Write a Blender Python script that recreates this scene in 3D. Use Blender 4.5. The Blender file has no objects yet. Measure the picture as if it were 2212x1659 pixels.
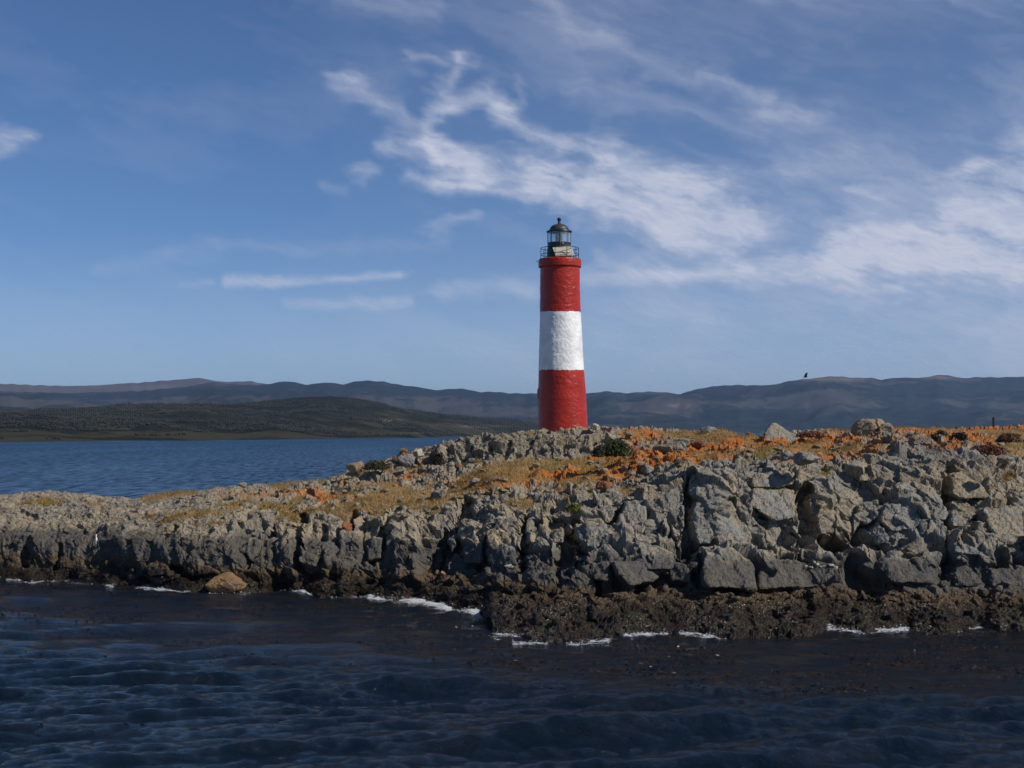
import bpy, bmesh, math, random
import numpy as np
from mathutils import Vector, Matrix

SC = bpy.context.scene
COL = SC.collection
PI = math.pi
random.seed(7)
rng = np.random.default_rng(11)

# ------------------------------------------------------------------ camera
CAM_H = 7.0
F = 3075.0                     # focal length in sketch pixels (sketch is 2212 x 1659)
PITCH = math.atan(102.5 / F)
cp, sp = math.cos(PITCH), math.sin(PITCH)
cam_d = bpy.data.cameras.new('camera')
cam = bpy.data.objects.new('camera', cam_d)
COL.objects.link(cam)
cam.location = (0, 0, CAM_H)
cam.rotation_euler = (PI / 2 + PITCH, 0, 0)
cam_d.sensor_width = 36.0
cam_d.lens = 36.0 * F / 2212.0
cam_d.clip_start = 0.5
cam_d.clip_end = 250000
SC.camera = cam

# ------------------------------------------------------------------ sun and exposure
SUN_EL = math.radians(40)
SUN_AZ = math.radians(66)      # to the right of the direction that points back at the camera
sx = math.sin(SUN_AZ) * math.cos(SUN_EL)
sy = -math.cos(SUN_AZ) * math.cos(SUN_EL)
sz = math.sin(SUN_EL)
sun_d = bpy.data.lights.new('sun', 'SUN')
sun_d.energy = 4.2
sun_d.angle = math.radians(0.53)
sun_d.color = (1.0, 0.945, 0.85)
sun = bpy.data.objects.new('sun', sun_d)
COL.objects.link(sun)
sun.rotation_euler = Vector((sx, sy, sz)).to_track_quat('Z', 'Y').to_euler()
SC.view_settings.view_transform = 'Standard'
SC.view_settings.look = 'None'
SC.view_settings.exposure = 0.0
SC.view_settings.gamma = 1.0
SC.view_settings.use_curve_mapping = False
SC.render.engine = 'CYCLES'


# ------------------------------------------------------------------ node helper
class NT:
    def __init__(s, tree):
        s.t = tree
        s.n = tree.nodes
        s.l = tree.links

    def put(s, sock, v):
        if isinstance(v, bpy.types.NodeSocket):
            s.l.new(v, sock)
        elif v is not None:
            if hasattr(sock, 'default_value'):
                dv = sock.default_value
                if hasattr(dv, '__len__'):
                    if not hasattr(v, '__len__'):
                        v = (v,) * len(dv)
                    if len(dv) == 4 and len(v) == 3:
                        v = tuple(v) + (1.0,)
                sock.default_value = v

    def new(s, typ, ins=None, **props):
        nd = s.n.new(typ)
        for k, v in props.items():
            setattr(nd, k, v)
        for k, v in (ins or {}).items():
            s.put(nd.inputs[k], v)
        return nd

    def math(s, op, a, b=None, c=None, clamp=False):
        nd = s.new('ShaderNodeMath', operation=op, use_clamp=clamp)
        for i, v in enumerate((a, b, c)):
            if v is not None:
                s.put(nd.inputs[i], v)
        return nd.outputs[0]

    def vmath(s, op, a, b=None, out=0):
        nd = s.new('ShaderNodeVectorMath', operation=op)
        s.put(nd.inputs[0], a)
        if b is not None:
            s.put(nd.inputs['Scale'] if op == 'SCALE' else nd.inputs[1], b)
        return nd.outputs[out]

    def noise(s, vec, scale, detail=4.0, rough=0.55, dist=0.0, dim='3D', out=0):
        return s.new('ShaderNodeTexNoise', {'Vector': vec, 'Scale': scale, 'Detail': detail, 'Roughness': rough, 'Distortion': dist}, noise_dimensions=dim).outputs[out]

    def step(s, v, a, b, lo=0.0, hi=1.0, smooth=True):
        nd = s.new('ShaderNodeMapRange', {'Value': v, 'From Min': a, 'From Max': b, 'To Min': lo, 'To Max': hi})
        nd.interpolation_type = 'SMOOTHSTEP' if smooth else 'LINEAR'
        nd.clamp = True
        return nd.outputs[0]

    def mix(s, f, a, b, mode='MIX'):
        nd = s.new('ShaderNodeMix', data_type='RGBA', blend_type=mode)
        s.put(nd.inputs[0], f)
        s.put(nd.inputs[6], a)
        s.put(nd.inputs[7], b)
        return nd.outputs[2]

    def attr(s, name):
        return s.new('ShaderNodeAttribute', attribute_name=name).outputs['Fac']


# ------------------------------------------------------------------ world: clear sky with thin cirrus
world = bpy.data.worlds.new('World')
SC.world = world
world.use_nodes = True
W = NT(world.node_tree)
W.n.clear()
sky = W.new('ShaderNodeTexSky', sky_type='NISHITA', sun_disc=False, sun_elevation=SUN_EL,
            sun_rotation=math.atan2(sx, sy), altitude=3000.0, air_density=1.0, dust_density=0.8, ozone_density=3.0)
col = W.mix(1.0, sky.outputs[0], (0.79, 0.98, 1.20), 'MULTIPLY')
bg = W.new('ShaderNodeBackground', {'Color': col, 'Strength': 0.072})
wo = W.new('ShaderNodeOutputWorld', {'Surface': bg.outputs[0]})


# ------------------------------------------------------------------ general helpers
def zdepth(x, y, d):
    """world point seen at sketch pixel (x, y), at distance d along +Y"""
    ry = F * cp - (829.5 - y) * sp
    rz = F * sp + (829.5 - y) * cp
    return (x - 1106.0) / ry * d, d, CAM_H + rz / ry * d


def sea_depth(y):
    ry = F * cp - (829.5 - y) * sp
    rz = F * sp + (829.5 - y) * cp
    return -CAM_H * ry / rz


def to_px(X, Y, Z):
    dzv = Z - CAM_H
    f_ = Y * cp + dzv * sp
    u_ = dzv * cp - Y * sp
    return 1106.0 + F * X / f_, 829.5 - F * u_ / f_


def px_of_z(d, z):
    return to_px(0.0, d, z)[1]


def mesh_grid(name, P, mat, keep=None, smooth=False):
    """P: (rows, cols, 3) -> mesh object"""
    R, Cn, _ = P.shape
    idx = np.arange(R * Cn, dtype=np.int32).reshape(R, Cn)
    q = np.stack([idx[:-1, :-1], idx[:-1, 1:], idx[1:, 1:], idx[1:, :-1]], -1).reshape(-1, 4)
    if keep is not None:
        q = q[keep.reshape(-1)]
    return mesh_arrays(name, P.reshape(-1, 3), q, mat, smooth)


def mesh_arrays(name, V, Q, mat, smooth=False):
    me = bpy.data.meshes.new(name)
    k = Q.shape[1]
    me.vertices.add(len(V))
    me.vertices.foreach_set('co', np.ascontiguousarray(V, dtype=np.float32).ravel())
    me.loops.add(len(Q) * k)
    me.loops.foreach_set('vertex_index', np.ascontiguousarray(Q, dtype=np.int32).ravel())
    me.polygons.add(len(Q))
    me.polygons.foreach_set('loop_start', np.arange(0, len(Q) * k, k, dtype=np.int32))
    me.polygons.foreach_set('use_smooth', np.full(len(Q), smooth, dtype=bool))
    me.update(calc_edges=True)
    me.materials.append(mat)
    o = bpy.data.objects.new(name, me)
    COL.objects.link(o)
    return o


def set_attr(o, name, vals):
    a = o.data.attributes.new(name, 'FLOAT', 'POINT')
    a.data.foreach_set('value', np.ascontiguousarray(vals, dtype=np.float32).ravel())


def tag(o, label=None, cat=None, group=None, kind=None):
    if label:
        o['label'] = label
    if cat:
        o['category'] = cat
    if group:
        o['group'] = group
    if kind:
        o['kind'] = kind
    return o


def bm_obj(name, bm, mat, parent=None, smooth=False):
    me = bpy.data.meshes.new(name)
    bmesh.ops.recalc_face_normals(bm, faces=bm.faces)
    bm.to_mesh(me)
    bm.free()
    if smooth:
        for p in me.polygons:
            p.use_smooth = True
    me.materials.append(mat)
    o = bpy.data.objects.new(name, me)
    COL.objects.link(o)
    if parent:
        o.parent = parent
    return o


def empty(name, loc):
    o = bpy.data.objects.new(name, None)
    o.location = loc
    o.empty_display_size = 0.3
    COL.objects.link(o)
    return o


def tube(bm, pts, r, seg=8, cap=True):
    """a round bar along a polyline"""
    rings = []
    n = len(pts)
    rr = r if hasattr(r, '__len__') else [r] * n
    pts = [Vector(p) for p in pts]
    for i, p in enumerate(pts):
        t = (pts[min(i + 1, n - 1)] - pts[max(i - 1, 0)]).normalized()
        a = t.cross(Vector((0, 0, 1)))
        if a.length < 1e-3:
            a = Vector((1, 0, 0))
        a.normalize()
        b = t.cross(a).normalized()
        rings.append([bm.verts.new(p + a * math.cos(k * 2 * PI / seg) * rr[i] + b * math.sin(k * 2 * PI / seg) * rr[i]) for k in range(seg)])
    for i in range(n - 1):
        for k in range(seg):
            bm.faces.new((rings[i][k], rings[i][(k + 1) % seg], rings[i + 1][(k + 1) % seg], rings[i + 1][k]))
    if cap:
        bm.faces.new(rings[0])
        bm.faces.new(rings[-1])
    return bm


def lathe(bm, prof, seg=48, cx=0, cy=0, a0=0.0, a1=2 * PI):
    full = abs(a1 - a0 - 2 * PI) < 1e-6
    n = seg if full else seg + 1
    rings = []
    for r, z in prof:
        if r < 1e-6:
            rings.append([bm.verts.new((cx, cy, z))])
        else:
            rings.append([bm.verts.new((cx + r * math.cos(a0 + (a1 - a0) * k / seg), cy + r * math.sin(a0 + (a1 - a0) * k / seg), z)) for k in range(n)])
    for A, B in zip(rings[:-1], rings[1:]):
        for k in range(seg):
            k2 = (k + 1) % n
            if len(A) == 1 and len(B) == 1:
                continue
            if len(A) == 1:
                bm.faces.new((A[0], B[k2], B[k]))
            elif len(B) == 1:
                bm.faces.new((A[k], A[k2], B[0]))
            else:
                bm.faces.new((A[k], A[k2], B[k2], B[k]))
    return bm


def ring(bm, R, z, r, cx, cy, seg=56, ms=8):
    V = [[bm.verts.new((cx + (R + r * math.cos(b)) * math.cos(a), cy + (R + r * math.cos(b)) * math.sin(a), z + r * math.sin(b)))
          for b in [2 * PI * j / ms for j in range(ms)]] for a in [2 * PI * i / seg for i in range(seg)]]
    for i in range(seg):
        for j in range(ms):
            bm.faces.new((V[i][j], V[(i + 1) % seg][j], V[(i + 1) % seg][(j + 1) % ms], V[i][(j + 1) % ms]))


def box(bm, c, s, rot=None):
    M = Matrix.Translation(Vector(c)) @ (rot.to_4x4() if rot else Matrix.Identity(4)) @ Matrix.Diagonal((s[0], s[1], s[2], 1))
    bmesh.ops.create_cube(bm, size=1.0, matrix=M)


# ------------------------------------------------------------------ numpy noise
TN = 8192
T3 = rng.random((TN, 7)).astype(np.float32)


def hidx(ix, iy, iz, seed):
    return ((ix * 73856093) ^ (iy * 19349663) ^ (iz * 83492791) ^ (seed * 2654435)) & (TN - 1)


def vnoise(P, seed=0):
    Fl = np.floor(P).astype(np.int64)
    f = (P - Fl).astype(np.float32)
    f = f * f * (3 - 2 * f)
    out = 0
    for a in (0, 1):
        wx = f[:, 0] if a else 1 - f[:, 0]
        for b in (0, 1):
            wy = f[:, 1] if b else 1 - f[:, 1]
            for c in (0, 1):
                wz = f[:, 2] if c else 1 - f[:, 2]
                out = out + wx * wy * wz * T3[hidx(Fl[:, 0] + a, Fl[:, 1] + b, Fl[:, 2] + c, seed), 0]
    return out * 2 - 1


def fbm(P, octs=4, seed=0, gain=0.5, lac=2.03):
    a, s, out = 1.0, 1.0, 0
    for i in range(octs):
        out = out + a * vnoise(P * s, seed + i * 17)
        a *= gain
        s *= lac
    return out


def facets(P, cell, seed, tilt=0.6, offs=0.6, crack=0.5, cw=0.07, ramp=0.08):
    """broken-block relief: each cell its own tilted plane and height, narrow joints between"""
    q = (P / np.array(cell)).astype(np.float32)
    base = np.floor(q - 0.5).astype(np.int64)
    n = len(q)
    f1 = np.full(n, 9.0, np.float32)
    f2 = np.full(n, 9.0, np.float32)
    h = np.zeros(n, np.float32)
    h2 = np.zeros(n, np.float32)
    idv = np.zeros(n, np.float32)
    for a in (0, 1):
        for b in (0, 1):
            for c in (0, 1):
                cc = base + np.array([a, b, c])
                T = T3[hidx(cc[:, 0], cc[:, 1], cc[:, 2], seed)]
                v = q - (cc + 0.12 + 0.76 * T[:, :3])
                d = np.sqrt((v * v).sum(1))
                hh = (T[:, 3] * 2 - 1) * offs + tilt * (v * (T[:, 4:7] * 2 - 1)).sum(1)
                m = d < f1
                m2 = (~m) & (d < f2)
                h2 = np.where(m, h, np.where(m2, hh, h2))
                f2 = np.where(m, f1, np.minimum(f2, d))
                h = np.where(m, hh, h)
                idv = np.where(m, T[:, 3], idv)
                f1 = np.where(m, d, f1)
    e = f2 - f1
    k = 0.5 * np.clip(1 - e / ramp, 0, 1)           # a short ramp instead of a knife-edge step
    return h * (1 - k) + h2 * k - crack * np.clip(1 - e / cw, 0, 1), idv


def beds(P, wid, ln, seed):
    """upright beds of rock: long narrow planks, each broken across and standing at its own height"""
    s_ = P[:, 0] / wid
    i = np.floor(s_).astype(np.int64)
    f = (s_ - i).astype(np.float32)

    def plank(ii):
        t = P[:, 2] / ln + T3[hidx(ii, ii * 0, ii * 0, seed), 1] * 7
        j = np.floor(t).astype(np.int64)
        g = (t - j).astype(np.float32)
        a = T3[hidx(ii, j, ii * 0, seed), 2]
        b = T3[hidx(ii, j + 1, ii * 0, seed), 2]
        k = np.clip((g - .88) / .12, 0, 1)
        return a * (1 - k) + b * k
    k = np.clip((f - .80) / .20, 0, 1)
    tl = (T3[hidx(i, i * 0, i * 0, seed), 3] - .5) * (f - .5) * 1.2
    return (plank(i) * (1 - k) + plank(i + 1) * k) * 2 - 1 + tl * (1 - k) - 0.55 * np.clip(1 - np.abs(f - .9) / .1, 0, 1)


def sm(x, a, b):
    t = np.clip((x - a) / (b - a + 1e-9), 0, 1)
    return t * t * (3 - 2 * t)


# ------------------------------------------------------------------ cirrus, a thin sheet 2.6 km up, lit by the sun
STROKES = [  # points (sketch px), half width px, strength
    ([(730, 172), (770, 215), (850, 245), (930, 290), (985, 350), (1050, 380)], 17, .30),
    ([(880, 135), (930, 145), (990, 135)], 12, .22), ([(998, 140), (975, 185), (955, 235)], 20, .34),
    ([(940, 290), (985, 330), (1030, 380)], 18, .22),
    ([(1130, 185), (1128, 220), (1090, 235)], 9, .2),
    ([(985, 225), (1060, 215), (1100, 262), (1180, 300), (1260, 325), (1340, 345)], 17, .42),
    ([(795, 318), (870, 318), (960, 335)], 17, .38), ([(960, 340), (1060, 365), (1160, 395), (1300, 420)], 30, .46),
    ([(885, 372), (980, 398), (1090, 415), (1250, 440)], 15, .36),
    ([(1180, 395), (1300, 425), (1430, 460), (1560, 478)], 48, .50),
    ([(1330, 345), (1400, 400), (1480, 430)], 42, .42), ([(1250, 480), (1380, 495), (1520, 500)], 22, .25),
    ([(1130, 345), (1200, 385), (1300, 370)], 24, .15),
    ([(1270, 600), (1390, 602), (1600, 584)], 13, .40), ([(1290, 568), (1450, 578)], 16, .18),
    ([(1600, 584), (1750, 572), (1900, 560), (2230, 575)], 26, .40), ([(1800, 560), (2000, 575), (2300, 600)], 50, .30),
    ([(2075, 375), (2150, 365), (2260, 365)], 18, .30), ([(2075, 440), (2150, 415), (2300, 400)], 38, .40),
    ([(1880, 508), (1990, 498), (2080, 478), (2250, 470)], 20, .40), ([(1960, 535), (2100, 530), (2300, 530)], 42, .40),
    ([(2190, 300), (2300, 330)], 22, .25), ([(1840, 410), (1880, 425)], 12, .22),
    ([(470, 611), (600, 606), (740, 601), (868, 592)], 8, .36), ([(390, 618), (430, 612)], 6, .16),
    ([(630, 650), (740, 656), (890, 650)], 11, .22),
    ([(-60, 260), (0, 280), (60, 290)], 16, .35), ([(-60, 330), (20, 318)], 14, .22),
    ([(1160, 10), (1240, 80), (1420, 145), (1580, 190), (1700, 225)], 22, .13), ([(1540, 170), (1660, 205)], 10, .14),
    ([(1250, 200), (1500, 240), (1750, 262)], 28, .10), ([(700, -20), (800, 10), (920, 30)], 34, .16),
    ([(960, 628), (1060, 615), (1160, 632)], 18, .26), ([(925, 482), (1010, 462)], 14, .22),
    ([(765, 372), (790, 392)], 13, .26), ([(700, 413), (740, 428)], 9, .18),
    ([(300, 240), (600, 235), (800, 190)], 40, .06), ([(200, 575), (520, 535), (950, 520)], 14, .10),
    ([(1600, 480), (1900, 470), (2200, 440)], 70, .16), ([(1300, 700), (1800, 660), (2300, 690)], 60, .10),
    ([(1700, 300), (2000, 340), (2300, 250)], 90, .10), ([(1300, 60), (1700, 40), (2100, -20)], 60, .08),
]


def build_clouds():
    xs = np.concatenate([np.linspace(-1500, -90, 60, endpoint=False), np.linspace(-90, 2302, 440, endpoint=False), np.linspace(2302, 3700, 60)])
    ys = np.concatenate([np.linspace(-900, -40, 50, endpoint=False), np.linspace(-40, 880, 230)])
    X, Y = np.meshgrid(xs, ys)
    p = np.stack([X.ravel() / 100, Y.ravel() / 100, 0 * X.ravel()], 1)
    w1 = np.stack([fbm(p * 0.75, 4, 61, .55), fbm(p * 0.75 + 9, 4, 63, .55)], 1)
    w2 = np.stack([fbm(p * 3.0, 4, 65, .6), fbm(p * 3.0 + 9, 4, 67, .6)], 1)
    low = sm(p[:, 1], 5.3, 6.0)
    q = p[:, :2] + w1 * np.stack([.20 + 0 * low, 0.14 - .08 * low], 1) + w2 * np.stack([.06 + 0 * low, .045 - .03 * low], 1)
    aw = math.radians(20)
    comb = fbm(np.stack([(p[:, 0] * math.cos(aw) + p[:, 1] * math.sin(aw)) * .8, (-p[:, 0] * math.sin(aw) + p[:, 1] * math.cos(aw)) * 4.5, 0 * p[:, 0]], 1), 4, 69, .55)
    q = q + comb[:, None] * np.array([math.cos(aw), math.sin(aw)]) * 0.12 * (1 - low)[:, None]
    wvar = np.clip(fbm(p * np.array([1.1, 3.0, 1]), 4, 78, .6), -.8, 1.4)
    den = np.zeros(len(q))
    for pts, wd, st in STROKES:
        best = np.full(len(q), 1e9)
        for (ax, ay), (bx, by) in zip(pts[:-1], pts[1:]):
            ax, ay, bx, by = ax / 100, ay / 100, bx / 100, by / 100
            L2 = (bx - ax) ** 2 + (by - ay) ** 2
            t = np.clip(((q[:, 0] - ax) * (bx - ax) + (q[:, 1] - ay) * (by - ay)) / L2, 0, 1)
            best = np.minimum(best, np.hypot(q[:, 0] - ax - t * (bx - ax), q[:, 1] - ay - t * (by - ay)))
        w = wd / 100 * 2.5
        best = best * (1 + .35 * wvar)
        den += st * (1 - sm(best, 0, w)) ** 1.5
    a = math.radians(17)
    fx = q[:, 0] * math.cos(a) + q[:, 1] * math.sin(a)
    fy = -q[:, 0] * math.sin(a) + q[:, 1] * math.cos(a)
    fib = fbm(np.stack([fx * 0.8, fy * 5.5, 0 * fx], 1), 6, 71, .58)
    clump = fbm(p * 1.5, 5, 73, .6)
    den *= np.clip(1.0 + 0.36 * fib + 0.22 * clump, 0.2, 1.8)
    veil = sm(fbm(np.stack([fx * 0.25, fy * 0.95, 0 * fx], 1), 6, 75, .55), -.25, 1.1) * 0.20 * (0.25 + 0.75 * sm(p[:, 0], 6, 15))
    den = den * 0.95 + veil
    den = np.where(den > .7, .7 + (den - .7) * .4, den)
    den = den + 0.27 * sm(p[:, 1], 4.5, 8.4) * (0.75 + 0.25 * sm(p[:, 0], 8, 18)) + 0.05 * sm(p[:, 0], 4, 14)  # even haze veil added to the cover, lightening the sky towards the horizon
    fade = sm(X.ravel(), -1500, -1000) * (1 - sm(X.ravel(), 3200, 3700)) * sm(Y.ravel(), -900, -600)
    den = np.clip(den * fade, 0, .9)
    ry = F * cp - (829.5 - Y) * sp
    rz = F * sp + (829.5 - Y) * cp
    k = 2600.0 / rz
    P = np.stack([(X - 1106) * k, ry * k, np.full(X.shape, CAM_H + 2600.0)], -1)
    m = bpy.data.materials.new('cirrus')
    m.use_nodes = True
    C = NT(m.node_tree)
    C.n.clear()
    fv2 = C.new('ShaderNodeCombineXYZ', {0: C.math('MULTIPLY', C.attr('along'), 1.3), 1: C.math('MULTIPLY', C.attr('across'), 8.0), 2: 0.0}).outputs[0]
    dn = C.math('MULTIPLY', C.attr('cover'), C.step(C.noise(fv2, 1.6, 6, 0.62, 0.3), 0.30, 0.70, 0.90, 1.10, False), clamp=True)
    tl = C.new('ShaderNodeBsdfTranslucent', {'Color': (0.68, 0.70, 0.77)})
    tr = C.new('ShaderNodeBsdfTransparent')
    mx = C.new('ShaderNodeMixShader', {0: dn, 1: tr.outputs[0], 2: tl.outputs[0]})
    C.new('ShaderNodeOutputMaterial', {'Surface': mx.outputs[0]})
    keep = (np.maximum.reduce([den.reshape(X.shape)[:-1, :-1], den.reshape(X.shape)[1:, 1:], den.reshape(X.shape)[1:, :-1], den.reshape(X.shape)[:-1, 1:]]) > 0.012)
    o = mesh_grid('clouds', P, m, keep=keep, smooth=True)
    set_attr(o, 'cover', den)
    set_attr(o, 'along', fx)
    set_attr(o, 'across', fy)
    tag(o, 'thin white streaks of cirrus across the blue sky', kind='structure')


build_clouds()


# ------------------------------------------------------------------ materials
def pmat(name):
    m = bpy.data.materials.new(name)
    m.use_nodes = True
    N = NT(m.node_tree)
    b = m.node_tree.nodes['Principled BSDF']
    return m, N, b


def simple(name, col, rough=0.5, metal=0.0, bump=0.0, bscale=20, var=0.15, vscale=3.0):
    m, N, b = pmat(name)
    pos = N.new('ShaderNodeTexCoord').outputs['Object']
    nz = N.noise(pos, vscale, 5)
    c = N.mix(N.step(nz, 0.3, 0.7), tuple(v * (1 - var) for v in col), tuple(min(1, v * (1 + var)) for v in col))
    N.put(b.inputs['Base Color'], c)
    b.inputs['Roughness'].default_value = rough
    b.inputs['Metallic'].default_value = metal
    if bump:
        bp = N.new('ShaderNodeBump', {'Strength': bump, 'Distance': 0.02, 'Height': N.noise(pos, bscale, 4)})
        N.put(b.inputs['Normal'], bp.outputs[0])
    return m


def rock_material(name, island=True, tint=(1, 1, 1), lichen_amt=0.0, tide=True):
    m, N, b = pmat(name)
    pos = N.new('ShaderNodeNewGeometry').outputs['Position']
    sepp = N.new('ShaderNodeSeparateXYZ', {0: pos})
    z = sepp.outputs[2]
    n1 = N.noise(pos, 0.35, 5, 0.6)
    n2 = N.noise(pos, 1.7, 6, 0.65)
    n3 = N.noise(pos, 9.0, 4, 0.7)
    stretch = N.new('ShaderNodeMapping', {'Vector': pos, 'Rotation': (0, math.radians(-24), 0), 'Scale': (3.2, 3.2, 0.8)}).outputs[0]
    nst = N.noise(stretch, 1.6, 6, 0.62, 0.6)
    cool = (0.225, 0.218, 0.200)
    warm = (0.300, 0.238, 0.155)
    c = N.mix(N.step(N.math('ADD', n1, N.math('MULTIPLY', N.math('SUBTRACT', n2, 0.5), 0.7)), 0.40, 0.68), cool, warm)
    if island:
        c = N.mix(N.math('MULTIPLY', N.attr('warmth'), 0.75), c, warm)
        cid = N.attr('block')
        c = N.mix(1.0, c, N.new('ShaderNodeCombineXYZ', {0: N.step(cid, 0, 1, 0.72, 1.2, False), 1: N.step(cid, 0, 1, 0.74, 1.17, False), 2: N.step(cid, 0, 1, 0.80, 1.12, False)}).outputs[0], 'MULTIPLY')
    c = N.mix(N.step(nst, 0.52, 0.74, 0, 0.55), c, (0.10, 0.098, 0.095))
    c = N.mix(N.step(n3, 0.55, 0.8, 0, 0.4), c, (0.30, 0.285, 0.25))
    c = N.mix(N.step(n3, 0.45, 0.22, 0, 0.6), c, (0.07, 0.067, 0.06))
    vor = N.new('ShaderNodeTexVoronoi', {'Vector': N.vmath('ADD', stretch, N.vmath('SCALE', N.noise(pos, 2.0, 3, out=1), 0.9)), 'Scale': 0.75}, feature='DISTANCE_TO_EDGE').outputs[0]
    vor2 = N.new('ShaderNodeTexVoronoi', {'Vector': N.vmath('ADD', stretch, N.vmath('SCALE', N.noise(pos, 4.0, 3, out=1), 0.7)), 'Scale': 2.1}, feature='DISTANCE_TO_EDGE').outputs[0]
    crk = N.math('MAXIMUM', N.math('MULTIPLY', N.step(vor, 0.05, 0.0), N.step(n2, 0.42, 0.6)), N.math('MULTIPLY', N.step(vor2, 0.07, 0.0), N.step(nst, 0.40, 0.56, 0, .85)))
    c = N.mix(N.math('MULTIPLY', crk, 0.75), c, (0.03, 0.028, 0.025))
    # high ochre / grey-green crust on the upper rock
    c = N.mix(N.math('MULTIPLY', N.step(N.noise(pos, 2.6, 6, 0.7), 0.60, 0.72), N.step(z, 2.8, 4.2, 0, 0.55)), c, (0.36, 0.20, 0.05))
    if island:
        gu = N.attr('guano')
        c = N.mix(N.step(N.math('ADD', gu, N.math('MULTIPLY', N.math('SUBTRACT', n3, 0.5), 1.6)), 0.55, 0.85), c, (0.72, 0.72, 0.70))
        li = N.attr('lichen')
        lcol = N.mix(N.step(n2, .35, .65), (0.44, 0.118, 0.012), (0.31, 0.14, 0.035))
        lin = N.math('ADD', li, N.math('MULTIPLY', N.math('SUBTRACT', N.noise(pos, 3.4, 8, 0.78), 0.5), 2.7))
        c = N.mix(N.step(lin, 0.56, 0.74, 0, .95), c, lcol)
        gr = N.attr('grass')
        gcol = N.mix(N.step(N.noise(pos, 0.9, 5, 0.65), 0.30, 0.56), (0.17, 0.12, 0.05), (0.30, 0.19, 0.085))
        gcol = N.mix(N.step(N.noise(pos, 5.0, 4, 0.7), 0.5, 0.7, 0, 0.7), gcol, (0.24, 0.13, 0.045))
        gcol = N.mix(N.math('MULTIPLY', N.attr('moss'), 0.6), gcol, (0.15, 0.14, 0.025))
        c = N.mix(N.step(gr, 0.35, 0.6), c, gcol)
        c = N.mix(N.math('MULTIPLY', N.step(gr, 0.35, 0.6), N.step(N.math('ADD', li, N.math('MULTIPLY', N.math('SUBTRACT', n2, 0.5), 1.6)), 0.5, 1.0, 0, 0.42)), c, (0.38, 0.15, 0.03))
    elif lichen_amt > 0:
        c = N.mix(N.step(N.noise(pos, 3.4, 7, 0.72), 0.66 - lichen_amt * 0.3, 0.74 - lichen_amt * 0.3), c, (0.42, 0.12, 0.015))
    if tide:
        zz = N.math('ADD', z, N.math('ADD', N.math('MULTIPLY', N.math('SUBTRACT', n2, 0.5), 0.8), N.math('MULTIPLY', N.math('SUBTRACT', n1, 0.5), 0.9)))
        top = N.math('MULTIPLY_ADD', N.math('SUBTRACT', n1, 0.5), 0.8, 2.2)
        dk = N.step(N.math('SUBTRACT', zz, top), 0.22, -0.22)
        darkc = N.mix(n3, (0.028, 0.026, 0.026), (0.088, 0.080, 0.074))
        c = N.mix(N.math('MULTIPLY', dk, 0.78), c, darkc)
        tanb = N.step(zz, 1.22, 1.0)
        tanc = N.mix(N.step(n3, 0.35, 0.65), (0.035, 0.022, 0.012), (0.15, 0.095, 0.05))
        c = N.mix(N.math('MULTIPLY', tanb, 0.9), c, tanc)
        alg = N.step(zz, 0.98, 0.55)
        algc = N.mix(N.step(n3, 0.42, 0.68), (0.006, 0.004, 0.003), (0.042, 0.022, 0.009))
        algc = N.mix(N.step(N.noise(pos, 1.3, 4), 0.52, 0.66, 0, 0.7), algc, (0.03, 0.032, 0.007))
        algc = N.mix(N.step(N.noise(pos, 1.9, 5, 0.7), 0.55, 0.68, 0, 0.7), algc, (0.075, 0.024, 0.010))
        c = N.mix(alg, c, algc)
        shell = N.math('MULTIPLY', N.step(N.noise(pos, 26.0, 2, 0.6), 0.60, 0.68), N.math('MULTIPLY', N.step(zz, 1.0, 0.7), N.step(N.noise(pos, 0.5, 3), 0.50, 0.62)))
        c = N.mix(N.math('MULTIPLY', shell, 0.8), c, (0.55, 0.50, 0.40))
        rough = N.step(zz, 0.2, 0.9, 0.38, 0.88)
        N.put(b.inputs['Roughness'], rough)
    else:
        b.inputs['Roughness'].default_value = 0.88
    c = N.mix(1.0, c, tint, 'MULTIPLY')
    N.put(b.inputs['Base Color'], c)
    b.inputs['Specular IOR Level'].default_value = 0.3
    fv = N.new('ShaderNodeTexVoronoi', {'Vector': N.vmath('ADD', stretch, N.vmath('SCALE', N.noise(pos, 3.0, 2, out=1), 0.4)), 'Scale': 2.6}, feature='F1')
    facet = N.new('ShaderNodeSeparateXYZ', {0: fv.outputs['Color']}).outputs[0]
    hgt = N.math('ADD', N.math('ADD', N.math('MULTIPLY', N.noise(pos, 7.0, 8, 0.75), 0.8), N.math('MULTIPLY', nst, 0.6)), N.math('MULTIPLY', facet, 0.55))
    hgt = N.math('SUBTRACT', hgt, N.math('MULTIPLY', crk, 0.8))
    bp = N.new('ShaderNodeBump', {'Strength': 0.6, 'Distance': 0.11, 'Height': hgt})
    N.put(b.inputs['Normal'], bp.outputs[0])
    return m


M_ISLAND = rock_material('island_rock')
M_ROCK = rock_material('loose_rock', island=False, tide=False)
M_ROCKW = rock_material('shore_rock', island=False, tide=True)
M_ROCKL = rock_material('lichen_rock', island=False, lichen_amt=0.42, tide=False)
M_PALE = rock_material('pale_rock', island=False, tint=(2.0, 1.95, 1.8), tide=False)
M_RUST = rock_material('rust_rock', island=False, tint=(1.0, 0.45, 0.25), tide=False)
M_TANR = rock_material('tan_rock', island=False, tint=(1.25, 0.95, 0.62), tide=False)
M_DARK = rock_material('dark_rock', island=False, tint=(0.42, 0.42, 0.43), tide=False)
M_BARN = rock_material('barnacle_rock', island=False, tint=(1.1, 0.72, 0.42), tide=False)

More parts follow.
